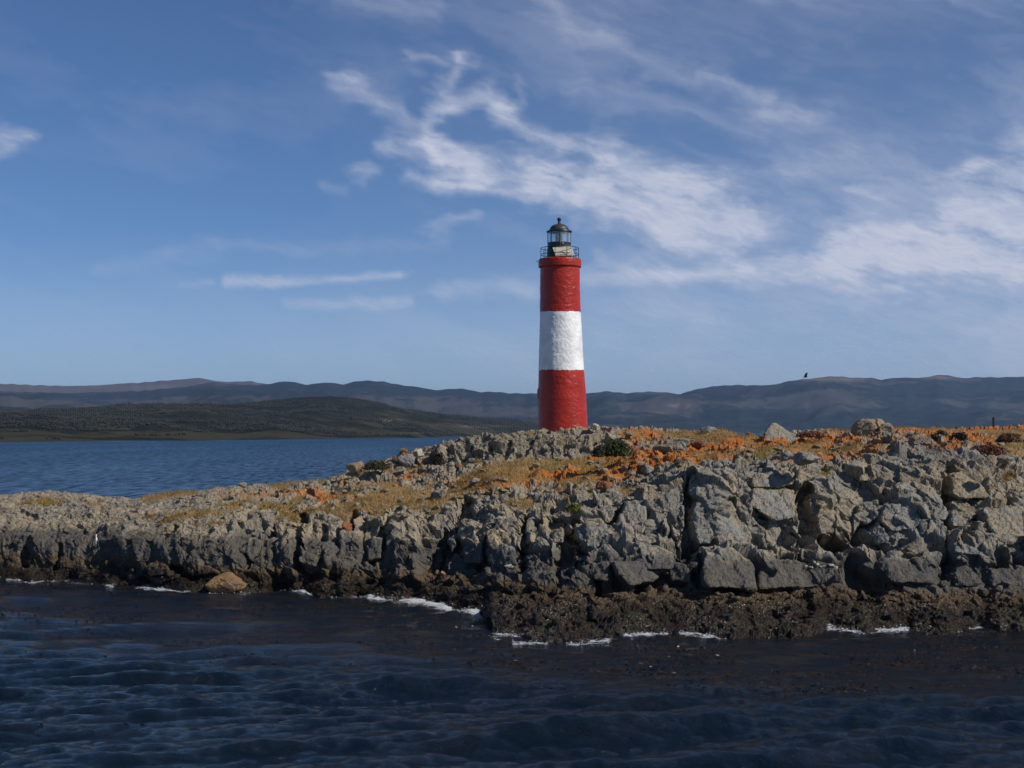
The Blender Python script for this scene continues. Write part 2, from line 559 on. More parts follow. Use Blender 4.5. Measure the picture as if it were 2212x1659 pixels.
# ------------------------------------------------------------------ the island
# columns: sketch x, waterline y, then (y, distance behind the waterline) for each level up to the ridge
COLS = [
    (-420, 1240, (1218, .8), (1168, 1.6), (1155, 1.9), (1122, 3), (1100, 4.5), (1088, 6), (1072, 8.5)),
    (0, 1248, (1225, .8), (1172, 1.6), (1160, 1.9), (1125, 3), (1100, 4.5), (1085, 6), (1067, 8.5)),
    (120, 1252, (1228, .8), (1174, 1.6), (1160, 1.9), (1128, 3), (1100, 4.8), (1080, 6.5), (1060, 9.0)),
    (220, 1258, (1232, .9), (1180, 1.6), (1163, 1.9), (1135, 3), (1108, 4.8), (1092, 6.6), (1070, 9.5)),
    (290, 1266, (1240, .9), (1185, 1.6), (1167, 2.0), (1140, 3.2), (1115, 5), (1098, 7), (1078, 10)),
    (400, 1276, (1246, 1), (1192, 1.6), (1175, 2.0), (1145, 3.2), (1113, 5.2), (1088, 8), (1064, 12)),
    (500, 1283, (1250, 1), (1198, 1.6), (1180, 2.0), (1148, 3.4), (1112, 5.8), (1082, 9), (1051, 13.5)),
    (600, 1282, (1252, 1), (1205, 1.6), (1185, 2.2), (1145, 3.6), (1105, 6.4), (1072, 10), (1046, 14.4)),
    (700, 1290, (1255, 1.2), (1212, 1.7), (1192, 2.4), (1138, 4.0), (1096, 7), (1060, 11), (1038, 14.5)),
    (800, 1294, (1258, 1.4), (1220, 1.9), (1198, 2.6), (1132, 4.4), (1083, 8), (1032, 12), (1004, 14)),
    (900, 1305, (1262, 1.8), (1232, 2.4), (1212, 3.0), (1125, 5.2), (1070, 9.5), (1012, 14.5), (969, 16)),
    (1000, 1322, (1268, 2.6), (1240, 3.2), (1225, 3.8), (1120, 6.5), (1056, 11.5), (1004, 16), (946, 17.6)),
    (1045, 1340, (1272, 3.8), (1246, 4.8), (1232, 5.4), (1118, 8.2), (1052, 13.2), (1002, 17.8), (940, 19.6)),
    (1065, 1372, (1276, 6.5), (1250, 7.8), (1235, 8.4), (1118, 11.3), (1052, 16.5), (1002, 21), (936, 23)),
    (1200, 1390, (1280, 6.5), (1236, 7.8), (1220, 8.6), (1112, 11.6), (1045, 18), (998, 22.5), (923, 25.5)),
    (1350, 1380, (1282, 5), (1205, 6.4), (1188, 7.4), (1085, 10), (1030, 16), (988, 21), (924, 25.5)),
    (1450, 1374, (1280, 5), (1196, 6), (1186, 7), (1042, 9.5), (1000, 15), (968, 20), (929, 26)),
    (1550, 1376, (1276, 5), (1189, 5.6), (1183, 6.9), (1018, 9.5), (985, 15), (960, 20), (936, 26)),
    (1630, 1372, (1273, 4.6), (1198, 5.3), (1188, 7), (1022, 9.5), (985, 14.5), (960, 20), (945, 26)),
    (1700, 1368, (1270, 4.5), (1206, 5.2), (1192, 7.2), (1020, 9.5), (985, 14), (958, 19), (931, 25)),
    (1800, 1364, (1270, 4.3), (1215, 5.2), (1200, 7), (1015, 9.5), (985, 13.5), (957, 18), (932, 26)),
    (1900, 1364, (1270, 4), (1200, 5), (1183, 6), (1000, 9.6), (968, 11.8), (955, 17), (930, 27)),
    (1970, 1364, (1265, 4), (1190, 4.8), (1170, 5.6), (992, 9.6), (944, 13), (942, 17), (931, 28)),
    (2050, 1365, (1265, 4), (1190, 4.8), (1165, 5.4), (1000, 9.2), (958, 12.2), (956, 17), (927, 31)),
    (2130, 1366, (1260, 4), (1186, 4.7), (1163, 5.3), (1030, 8.8), (986, 11.6), (976, 20), (924, 33)),
    (2212, 1367, (1256, 4), (1184, 4.7), (1160, 5.3), (1064, 8), (1022, 10.8), (992, 20), (923, 34)),
    (2660, 1374, (1256, 4), (1184, 4.7), (1160, 5.3), (1090, 8), (1060, 10.5), (1006, 20), (926, 36)),
]
ROWS = [(0, 1, 14), (1, 2, 78), (2, 3, 66), (3, 4, 20), (4, 5, 118), (5, 6, 62), (6, 7, 46), (7, 8, 58), (8, 9, 22), (9, 10, 14)]
NC = 1240


def shore_y(x):
    """waterline y at sketch x, with small coves and points"""
    xs = np.array([c[0] for c in COLS], float)
    ys = np.array([c[1] for c in COLS], float)
    base = np.interp(x, xs, ys)
    return base + 5 * np.sin(x / 37.0) * np.sin(x / 91.0 + 1) + 3.0 * np.sin(x / 13.0 + 2) * np.sin(x / 29.0)


def build_island():
    xs = np.concatenate([np.linspace(-800, -150, 90, endpoint=False), np.linspace(-150, 2360, NC - 210, endpoint=False), np.linspace(2360, 3250, 120)])
    cx = np.array([c[0] for c in COLS], float)
    lev_d = np.zeros((11, NC))
    lev_z = np.zeros((11, NC))
    yw = shore_y(xs)
    dw = sea_depth(yw)
    lev_d[1] = dw
    lev_z[1] = 0.0
    lev_d[0] = dw - 3.0
    lev_z[0] = -1.3
    wob = lambda s, k, a: a * (np.sin(xs / k + s) + 0.6 * np.sin(xs / (k * 0.43) + s * 2.1) + 0.4 * np.sin(xs / (k * .19) + s * 3.7))
    for k in range(2, 9):
        ys = np.interp(xs, cx, np.array([c[k][0] for c in COLS], float))
        dd = np.interp(xs, cx, np.array([c[k][1] for c in COLS], float))
        if k < 8:
            ys = ys + wob(k, 46, 3.2 if k in (3, 4) else 2.5)
            dd = dd + wob(k + 5, 33, 0.10)
        else:
            ys = ys + wob(k, 30, 0.7)
        if k >= 5:
            dd = dd + 0.9
        base_dw = sea_depth(np.interp(xs, cx, np.array([c[1] for c in COLS], float)))
        lev_d[k] = base_dw + dd
        lev_z[k] = zdepth(1106, ys, lev_d[k])[2]
    lev_d[9] = lev_d[8] + 11
    lev_z[9] = lev_z[8] - np.where(xs < 900, 2.6, 0.7)
    lev_d[10] = lev_d[8] + 26
    lev_z[10] = -1.5
    D, Zs, Lv = [], [], []
    for a, b, n in ROWS:
        t = np.linspace(0, 1, n, endpoint=False)[:, None]
        D.append(lev_d[a] * (1 - t) + lev_d[b] * t)
        Zs.append(lev_z[a] * (1 - t) + lev_z[b] * t)
        Lv.append(np.repeat(a + t, NC, 1))
    D = np.concatenate(D)
    Zs = np.concatenate(Zs)
    Lv = np.concatenate(Lv)
    for _ in range(5):
        for A in (D, Zs):
            A[1:-1] = 0.25 * A[:-2] + 0.5 * A[1:-1] + 0.25 * A[2:]
    ry0 = F
    ypx = to_px(0, D, Zs)[1]
    X = (xs[None, :] - 1106) / (F * cp - (829.5 - ypx) * sp) * D
    P = np.stack([X, D, Zs], -1)
    R = P.shape[0]
    # base normals
    du = np.gradient(P, axis=1)
    dv = np.gradient(P, axis=0)
    Nn = np.cross(du, dv)
    Nn /= np.linalg.norm(Nn, axis=2, keepdims=True) + 1e-9
    for _ in range(4):
        Nn[1:-1] = (Nn[:-2] + 2 * Nn[1:-1] + Nn[2:])
        Nn /= np.linalg.norm(Nn, axis=2, keepdims=True) + 1e-9
    flat = P.reshape(-1, 3)
    XX = np.repeat(xs[None, :], R, 0)
    # joint frame leaning to the right
    th = math.radians(22)
    Rm = np.array([[math.cos(th), 0, math.sin(th)], [0, 1, 0], [-math.sin(th), 0, math.cos(th)]])
    Rm2 = np.array([[math.cos(.5), math.sin(.5), 0], [-math.sin(.5), math.cos(.5), 0], [0, 0, 1.0]])
    wv = np.stack([fbm(flat * 0.8, 3, 91), fbm(flat * 0.8, 3, 95), fbm(flat * 0.8, 3, 99)], 1)
    Q = (flat + wv * 0.09) @ Rm.T @ Rm2.T
    big, id1 = facets(Q, (1.9, 2.4, 3.0), 1, 1.9, .85, 0.8, 0.05)
    med, id2 = facets(Q + 5.3, (0.70, 0.8, 1.15), 2, 1.7, .75, 0.45, 0.07)
    sml, id3 = facets(Q + 9.1, (0.30, 0.36, 0.5), 3, 1.2, .7, 0.4, 0.08)
    tin, id4 = facets(Q + 2.7, (0.14, 0.16, 0.2), 4, .9, .6, 0.3, 0.10)
    Qb = (flat + wv * 0.16) @ Rm.T
    bd1 = beds(Qb + 3 * vnoise(flat * .2, 12)[:, None] * np.array([.3, 0, 0]), 0.42, 1.5, 81)
    bd0 = beds(Qb + 2 * vnoise(flat * .15, 16)[:, None] * np.array([.4, 0, 0]), 1.25, 3.4, 85)
    bd2 = beds(Qb + 2 * vnoise(flat * .5, 14)[:, None] * np.array([.2, 0, 0]), 0.15, 0.7, 83)
    soft = fbm(flat * 0.5, 4, 31)
    rough = fbm(flat * 2.2, 5, 41)
    L = Lv.reshape(-1)
    x_ = XX.reshape(-1)
    y_ = np.repeat(ypx.reshape(R, NC), 1, 0).reshape(-1)
    shelf = sm(L, 0.6, 1.1) * (1 - sm(L, 1.85, 2.15))
    cliff = sm(L, 1.9, 2.2) * (1 - sm(L, 4.9, 5.5))
    cragx_ = sm(x_, 830, 900) * (1 - sm(x_, 1370, 1420))
    slope = (1 - .72 * sm(L, 6.9, 7.7)) * sm(L, 4.9, 5.4) * (1 - sm(L, 6.9, 7.25) * np.maximum(cragx_, sm(L, 7.6, 8.0)) * .9)
    crag = sm(L, 7.05, 7.3) * (1 - sm(L, 7.9, 8.3))
    cragx = sm(x_, 830, 900) * (1 - sm(x_, 1370, 1420))
    top = sm(L, 7.7, 8.1)
    leftsoft = 1 - sm(x_, 260, 860)
    rightbig = sm(x_, 1350, 1500)
    kb = (0.15 + .09 * sm(x_, 1350, 1500)) * cliff + 0.10 * slope + 0.07 * shelf + 0.05 * crag * cragx
    kb *= (1 - 0.80 * leftsoft) * (1 + 0.15 * rightbig)
    km = 0.19 * cliff + 0.20 * slope + 0.085 * shelf + 0.27 * crag * cragx * (1 - 0.8 * sm(L, 7.5, 7.9)) + 0.08 * crag * (1 - cragx) + 0.03 * top
    km *= (1 - 0.60 * leftsoft) * (1 - .25 * rightbig * cliff)
    ks = 0.062 * cliff + 0.095 * slope + 0.075 * shelf + 0.085 * crag + 0.04 * top
    ks *= (1 - 0.5 * leftsoft) * (1 - .15 * rightbig * cliff)
    kt = 0.016 * cliff + 0.038 * slope + 0.045 * shelf + 0.032 * crag + 0.02 * top
    disp = kb * big + km * med + ks * sml + kt * tin + rough * (0.012 + 0.012 * shelf) + soft * 0.05 * (cliff + slope)
    # carved clefts and caves: polyline, half width, depth
    bmask = np.clip(0.55 + 1.1 * vnoise(flat * .45, 19), 0, 1)
    disp = disp + 0.20 * bd0 * cliff * (1 - .55 * leftsoft) * (1 - .4 * rightbig)
    disp = disp + (0.095 * bd1 + 0.045 * bd2) * (cliff * (1 - .35 * rightbig) + .45 * slope + crag * .75 * (.3 + .7 * cragx) + .25 * shelf) * bmask * (1 - .5 * leftsoft)
    carve = np.zeros_like(disp)

    def line_dist(pts):
        best = np.full(len(x_), 1e9)
        for (ax, ay), (bx, by) in zip(pts[:-1], pts[1:]):
            L2 = (bx - ax) ** 2 + (by - ay) ** 2
            t = np.clip(((x_ - ax) * (bx - ax) + (y_ - ay) * (by - ay)) / L2, 0, 1)
            best = np.minimum(best, np.hypot(x_ - ax - t * (bx - ax), y_ - ay - t * (by - ay)))
        return best
    jit = 3 * fbm(flat * 1.3, 3, 55) + 9 * (id2 - .5) + 5 * (id3 - .5)
    for pts, wd, dep in [
        ([(1010, 1092), (985, 1140), (960, 1190), (940, 1228)], 15, 1.5),
        ([(968, 1150), (930, 1215)], 20, .9),
        ([(1090, 1135), (1060, 1165), (1030, 1215)], 8, .7),
        ([(1140, 1120), (1132, 1175), (1128, 1226)], 12, 1.1),
        ([(1205, 1140), (1222, 1180), (1215, 1222)], 26, 1.3),
        ([(1245, 1130), (1258, 1210)], 14, .9),
        ([(1350, 1092), (1318, 1130), (1290, 1165)], 10, .8),
        ([(1440, 1128), (1455, 1190)], 14, .7),
        ([(1492, 1050), (1484, 1120), (1492, 1188)], 17, 1.5),
        ([(1575, 1090), (1592, 1160), (1600, 1180)], 9, .6),
        ([(1640, 1110), (1690, 1150), (1700, 1190)], 26, 1.0),
        ([(1742, 1068), (1740, 1130), (1745, 1200)], 21, 1.7),
        ([(1770, 1180), (1830, 1196)], 17, 1.1),
        ([(1880, 1130), (1850, 1165), (1900, 1180)], 18, .9),
        ([(2052, 1005), (2047, 1090), (2052, 1160), (2040, 1250)], 9, 1.1),
        ([(2060, 1150), (2050, 1230)], 13, .7), ([(1840, 1215), (1850, 1262), (1900, 1280)], 22, .9),
        ([(2165, 1200), (2170, 1240)], 16, .8), ([(2120, 1105), (2080, 1160)], 10, .5),
        ([(655, 1130), (640, 1180), (652, 1226)], 13, 1.3), ([(595, 1145), (588, 1180), (600, 1222)], 9, .8),
        ([(545, 1165), (535, 1225)], 8, .6), ([(340, 1232), (420, 1244)], 12, .9), ([(130, 1180), (120, 1225)], 8, .5),
        ([(50, 1190), (48, 1220)], 9, .45), ([(700, 1150), (690, 1220)], 8, .6), ([(765, 1120), (745, 1200)], 9, .7), ([(860, 1115), (800, 1210)], 10, .7),
        ([(1500, 1262), (1560, 1272), (1632, 1276)], 6, .7), ([(1395, 1262), (1500, 1250)], 13, .9), ([(1285, 1210), (1290, 1258)], 9, .7), ([(1325, 1215), (1330, 1262)], 10, .7),
        ([(1150, 955), (1130, 985)], 5, .4), ([(1060, 965), (1050, 990)], 6, .4), ([(1100, 955), (1092, 990)], 5, .4), ([(1020, 968), (1005, 992)], 5, .4), ([(1215, 965), (1220, 985)], 5, .4),
        ([(45, 1112), (75, 1120)], 7, .3), ([(380, 1140), (350, 1165)], 6, .5), ([(1520, 1195), (1512, 1270)], 8, .7), ([(1740, 1268), (1745, 1330)], 14, .5), ([(1260, 1290), (1270, 1330)], 14, .5),
    ]:
        dd = line_dist(pts) + jit * min(1, wd / 12)
        carve = np.maximum(carve, dep * .85 * np.clip((wd * 1.1 - dd) / (wd * .6), 0, 1))
    bulge = np.zeros_like(disp)
    for bx, by, rx, ry, h in [(1420, 1120, 50, 60, .5), (1310, 1165, 46, 46, .5), (1545, 1110, 45, 75, .55), (1180, 1160, 32, 45, .6),
                              (1680, 1075, 40, 45, .6), (1800, 1080, 45, 60, .75), (1900, 1110, 60, 60, .4), (1980, 1080, 50, 80, .4), (2130, 1130, 60, 70, .5),
                              (620, 1160, 24, 45, .45), (560, 1160, 26, 40, .4), (700, 1130, 40, 40, .35), (1375, 1222, 30, 24, .4), (1080, 1150, 24, 40, .4), (860, 1165, 40, 40, .3),
                              (120, 1100, 90, 26, .35), (440, 1230, 50, 26, .3), (1120, 1345, 60, 22, .2), (1350, 1300, 60, 16, .15), (1640, 1315, 90, 20, .15)]:
        r2 = ((x_ - bx) / rx) ** 2 + ((y_ - by) / ry) ** 2
        bulge += .35 * h * np.exp(-r2 ** 1.5)
    disp = disp + bulge
    # soil and turf fill the flatter ground between the ribs of rock
    turf_zone = sm(L, 5.0, 5.5) * (1 - 0.8 * crag * cragx * (1 - sm(L, 7.6, 7.9)))
    turf_zone *= 1 - 0.75 * sm(x_, 1850, 1900) * (1 - sm(L, 6.3, 6.8))
    tn = fbm(flat * np.array([0.28, 0.40, 0.5]), 4, 71)
    for bx, by, rx, ry, h in [(1290, 1012, 130, 18, .35), (1680, 972, 70, 12, .6), (1600, 950, 90, 10, .5), (1440, 985, 60, 10, .35), (1500, 942, 160, 9, .35),
                              (870, 1010, 60, 9, .35), (560, 1072, 150, 12, .25), (2180, 985, 60, 10, 1.0), (1100, 1080, 60, 20, .15), (1850, 965, 80, 10, .3), (1150, 1003, 70, 6, .35), (2160, 955, 110, 24, .9), (2040, 940, 60, 8, .5)]:
        tn += h * np.exp(-(((x_ - bx) / rx) ** 2 + ((y_ - by) / ry) ** 2))
    for bx, by, rx, ry, h in [(1690, 945, 45, 22, 1.1), (1740, 988, 38, 15, .9), (1410, 965, 60, 20, .8), (1530, 930, 42, 12, .9), (1960, 960, 60, 26, 1.0), (2050, 1010, 130, 40, .8),
                              (100, 1100, 130, 40, .25), (1680, 1040, 120, 18, .7), (1400, 1020, 60, 8, .3), (900, 975, 60, 20, .7)]:
        tn -= h * np.exp(-(((x_ - bx) / rx) ** 2 + ((y_ - by) / ry) ** 2))
    tn -= 0.95 * (1 - sm(x_, 230, 330)) + 0.25 * (1 - sm(x_, 600, 800))
    tn -= 1.1 * np.exp(-(((x_ - 1050) / 120) ** 2 + ((y_ - 944) / 14) ** 2))
    soil = -0.055 + 0.36 * tn
    soil = np.where(turf_zone > 0.02, soil - (1 - turf_zone) * 0.9, -9)
    graw = soil - disp
    grass = sm(graw, -0.03, 0.05) * (L > 4.9)
    soil_h = soil * 0.6 + 0.05 * fbm(flat * 2.4, 4, 77, .6)
    disp = np.where(graw > 0, np.maximum(disp, np.minimum(soil, soil_h + 0.1)), disp)
    disp = disp * sm(L, 0.0, 0.7)
    pond = 1 - sm(L, 8.6, 9.6)
    disp = disp * (0.3 + 0.7 * pond)
    # flat footing under the tower
    tw = np.exp(-(((flat[:, 0] - 2.66) / 2.6) ** 2 + ((flat[:, 1] - 75) / 2.2) ** 2) ** 2)
    newP = flat + Nn.reshape(-1, 3) * disp[:, None] * np.sign(Nn.reshape(-1, 3)[:, 2:3] + 1e-6)
    newP[:, 1] += carve * 0.9
    newP[:, 2] -= carve * 0.12
    zt = zdepth(1106, 926, 75)[2]
    newP[:, 2] = newP[:, 2] * (1 - tw) + np.minimum(newP[:, 2], zt + 0.12) * tw
    # ridge crest detail: keep the skyline broken, but at its height
    back = sm(L, 8.0, 8.3)
    newP[:, 2] -= back * 0.05
    newP[:, 2] -= 0.34 * np.exp(-((x_ - 1606) / 38) ** 4) * sm(L, 7.2, 7.8)          # the dip that shows the water behind
    # attributes
    lich = np.zeros_like(disp)
    for bx, by, rx, ry, h in [(1030, 1048, 60, 17, .75), (1170, 1034, 100, 13, .85), (1330, 1010, 90, 16, .75), (1440, 988, 110, 15, .85), (1330, 1030, 80, 12, .65), (1560, 965, 80, 10, .4), (1500, 1000, 180, 16, .3), (1900, 965, 160, 14, .3), (2130, 955, 140, 22, .45), (1700, 960, 200, 12, .3),
                              (870, 1040, 40, 12, .5), (768, 1006, 26, 16, .8), (500, 1068, 60, 7, .45), (620, 1068, 80, 8, .5), (700, 1062, 60, 8, .5), (740, 1046, 40, 8, .5),
                              (850, 1055, 30, 9, .5), (930, 1062, 30, 16, .4), (1560, 975, 110, 20, .45), (1880, 928, 70, 16, .7), (1810, 933, 70, 9, .5),
                              (2050, 938, 170, 12, .42), (2160, 928, 100, 10, .5), (2100, 960, 80, 12, .3), (115, 1078, 55, 8, .5), (185, 1075, 16, 6, .4), (1306, 1052, 24, 14, .5),
                              (1520, 928, 60, 9, .45), (1760, 958, 90, 14, .35), (1400, 935, 120, 8, .35), (960, 1030, 90, 20, .2), (620, 1080, 120, 12, .2), (1780, 1000, 60, 8, .35)]:
        lich += h * 1.15 * np.exp(-(((x_ - bx) / rx) ** 2 + ((y_ - by) / (ry * 1.1)) ** 2))
    lich += 0.60 * sm(fbm(flat * np.array([.22, .3, .3]), 4, 87), -.1, .6) * sm(L, 5.2, 5.8) * sm(x_, 300, 700)
    moss = sm(fbm(flat * 0.35, 3, 83), 0.25, 0.7)
    for bx, by, rx, ry, h in [(100, 1090, 60, 8, .8), (200, 1090, 30, 6, .8), (600, 1095, 60, 14, .7), (1244, 1098, 30, 10, 1), (1660, 1050, 40, 12, .8), (1785, 1025, 20, 14, .9), (2180, 1030, 20, 14, 1)]:
        e = np.exp(-(((x_ - bx) / rx) ** 2 + ((y_ - by) / ry) ** 2))
        moss += h * e
        grass = np.maximum(grass, sm(e * 1.4 + 0.4 * fbm(flat * 1.5, 3, 84), 0.6, 0.9) * (h > 0))
    gu = np.zeros_like(disp)
    for bx, by, rx, ry, h in [(1790, 1145, 45, 22, .42), (1690, 1125, 26, 20, .35), (1760, 1222, 50, 8, .5), (1700, 1100, 20, 40, .2), (1640, 1165, 25, 12, .35), (1560, 1030, 50, 8, .2), (700, 1090, 40, 10, .25)]:
        gu += h * np.exp(-(((x_ - bx) / rx) ** 2 + ((y_ - by) / ry) ** 2))
    warmth = np.clip(0.85 + 0.3 * leftsoft - 0.6 * sm(x_, 1150, 1600) + 0.25 * slope + 0.2 * crag * cragx, 0, 1) * (0.5 + 0.5 * np.clip(soft + .6, 0, 1))
    P2 = newP.reshape(R, NC, 3)
    o = mesh_grid('rocky_island', P2, M_ISLAND)
    set_attr(o, 'grass', grass)
    set_attr(o, 'lichen', np.clip(lich, 0, 1.2))
    set_attr(o, 'moss', np.clip(moss, 0, 1))
    set_attr(o, 'guano', np.clip(gu, 0, 1))
    set_attr(o, 'warmth', warmth)
    set_attr(o, 'block', np.clip(0.45 * id1 + 0.55 * id2, 0, 1))
    tag(o, 'grey rocky island with tidal bands, orange lichen and dry grass', kind='structure')
    return o, P2, Lv, XX, grass.reshape(R, NC), xs, P.reshape(R, NC, 3)


ISLAND, IP, ILV, IXX, IGR, IXS, IB = build_island()
IBV = to_px(IB[..., 0], IB[..., 1], IB[..., 2])[1]
IU, IV = to_px(IP[..., 0], IP[..., 1], IP[..., 2])


def on_island(x, y):
    """visible island surface point nearest to the sketch pixel"""
    j = int(np.clip(np.searchsorted(IXS, x), 1, NC - 2))
    v = IV[:, j]
    run = np.minimum.accumulate(np.concatenate([[1e9], v[:-1]]))
    vis = v <= run + 0.01
    err = np.abs(v - y) + np.where(vis, 0, 1e6)
    i = int(np.argmin(err))
    return Vector(IP[i, j]), i, j


# ------------------------------------------------------------------ the sea
M_SEA, N, b = pmat('sea_water')
pos = N.new('ShaderNodeNewGeometry').outputs['Position']
m1 = N.new('ShaderNodeMapping', {'Vector': pos, 'Rotation': (0, 0, math.radians(14)), 'Scale': (0.75, 1.5, 1)}).outputs[0]
yv = N.new('ShaderNodeSeparateXYZ', {0: pos}).outputs[1]
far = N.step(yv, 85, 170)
hn = N.math('ADD', N.math('MULTIPLY', N.noise(N.new('ShaderNodeMapping', {'Vector': pos, 'Rotation': (0, 0, math.radians(16)), 'Scale': (1.0, 0.72, 1)}).outputs[0], 3.4, 7, 0.70, 0.9), 0.15), N.math('MULTIPLY', far, N.math('ADD', N.math('MULTIPLY', N.noise(m1, 0.55, 6, 0.65, 0.5), 1.5), N.math('MULTIPLY', N.noise(m1, 0.13, 7, 0.65, 0.5), 5.0))))
bp = N.new('ShaderNodeBump', {'Strength': 1.0, 'Distance': 1.0, 'Height': hn})
kelp = N.attr('kelp')
foam = N.attr('foam')
ruf = N.noise(N.new('ShaderNodeMapping', {'Vector': pos, 'Rotation': (0, 0, math.radians(2)), 'Scale': (0.85, 0.14, 1)}).outputs[0], 1.0, 7, 0.72, 0.4)
ruf2 = N.noise(N.new('ShaderNodeMapping', {'Vector': pos, 'Scale': (0.03, 0.006, 1)}).outputs[0], 1.0, 4, 0.6, 0.4)
ruf = N.math('ADD', N.math('MULTIPLY', ruf, 0.85), N.math('MULTIPLY', ruf2, 0.15))
kn = N.math('MULTIPLY', kelp, N.step(N.noise(m1, 1.1, 6, 0.68, 0.6), 0.40, 0.66))
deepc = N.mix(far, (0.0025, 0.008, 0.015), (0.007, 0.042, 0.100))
deepc = N.mix(N.math('MULTIPLY', far, N.step(ruf, 0.54, 0.36)), deepc, (0.002, 0.010, 0.026))  # dark and sky-bright wavelets of the far water, painted into its colour
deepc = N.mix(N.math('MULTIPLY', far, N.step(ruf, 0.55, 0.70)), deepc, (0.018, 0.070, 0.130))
wc = N.mix(N.math('MULTIPLY', kn, 0.85), deepc, (0.022, 0.013, 0.006))
fn = N.noise(N.new('ShaderNodeMapping', {'Vector': pos, 'Scale': (1.0, 1.8, 1)}).outputs[0], 4.5, 7, 0.75, 0.8)
fm = N.math('MULTIPLY', N.step(N.math('ADD', foam, N.math('MULTIPLY', N.math('SUBTRACT', fn, 0.5), 2.6)), 0.50, 0.95), 0.88)
cap = N.math('MULTIPLY', far, N.step(N.noise(N.new('ShaderNodeMapping', {'Vector': pos, 'Scale': (0.5, 0.10, 1)}).outputs[0], 1.0, 5, 0.75, 0.3), 0.74, 0.78, 0, 0.45))
fm = N.math('MAXIMUM', fm, cap)
wc = N.mix(fm, wc, (0.72, 0.74, 0.76))
N.put(b.inputs['Base Color'], wc)
N.put(b.inputs['Roughness'], N.math('ADD', N.math('MULTIPLY', fm, 0.5), N.math('MULTIPLY_ADD', far, 0.16, 0.07)))
b.inputs['IOR'].default_value = 1.333
N.put(b.inputs['Specular IOR Level'], N.math('MULTIPLY_ADD', far, -0.24, 0.36))
N.put(b.inputs['Normal'], bp.outputs[0])
# beyond the island single waves are too small to model: noise puts their dark and sky-bright facets into colour and gloss
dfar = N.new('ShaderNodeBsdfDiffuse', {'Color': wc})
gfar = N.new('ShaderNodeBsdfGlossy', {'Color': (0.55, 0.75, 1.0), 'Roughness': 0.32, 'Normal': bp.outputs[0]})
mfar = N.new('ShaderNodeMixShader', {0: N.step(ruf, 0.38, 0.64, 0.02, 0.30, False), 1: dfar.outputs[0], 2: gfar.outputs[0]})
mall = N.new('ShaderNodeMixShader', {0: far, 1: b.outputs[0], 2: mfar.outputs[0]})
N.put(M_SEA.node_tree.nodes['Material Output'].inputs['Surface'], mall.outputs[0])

FOAM = [([(800, 1294), (880, 1302), (960, 1313), (1045, 1334)], 8, 1.0), ([(965, 1305), (1000, 1310)], 8, 0.9), ([(548, 1266), (575, 1272)], 8, .85),
        ([(600, 1274), (655, 1285)], 6, .9), ([(690, 1290), (800, 1294)], 3, .7), ([(315, 1276), (410, 1280)], 4, .85), ([(15, 1250), (90, 1253)], 4, .8), ([(140, 1256), (200, 1262)], 3, .5),
        ([(1110, 1388), (1180, 1390)], 5, .8), ([(1350, 1379), (1440, 1372)], 5, .95), ([(1470, 1374), (1540, 1378)], 4, .85), ([(1620, 1372), (1650, 1370)], 4, .6), ([(1790, 1360), (1860, 1366), (1960, 1364)], 5, .9),
        ([(1710, 1358), (1740, 1364)], 4, .7), ([(960, 1352), (1000, 1355), (1045, 1352)], 3, .6), ([(1060, 1380), (1080, 1382)], 3, .6), ([(2000, 1368), (2150, 1368)], 3, .45), ([(780, 1335), (900, 1345)], 3, .25),
        ([(1180, 1405), (1300, 1398)], 3, .3), ([(860, 1320), (940, 1330)], 4, .3)]


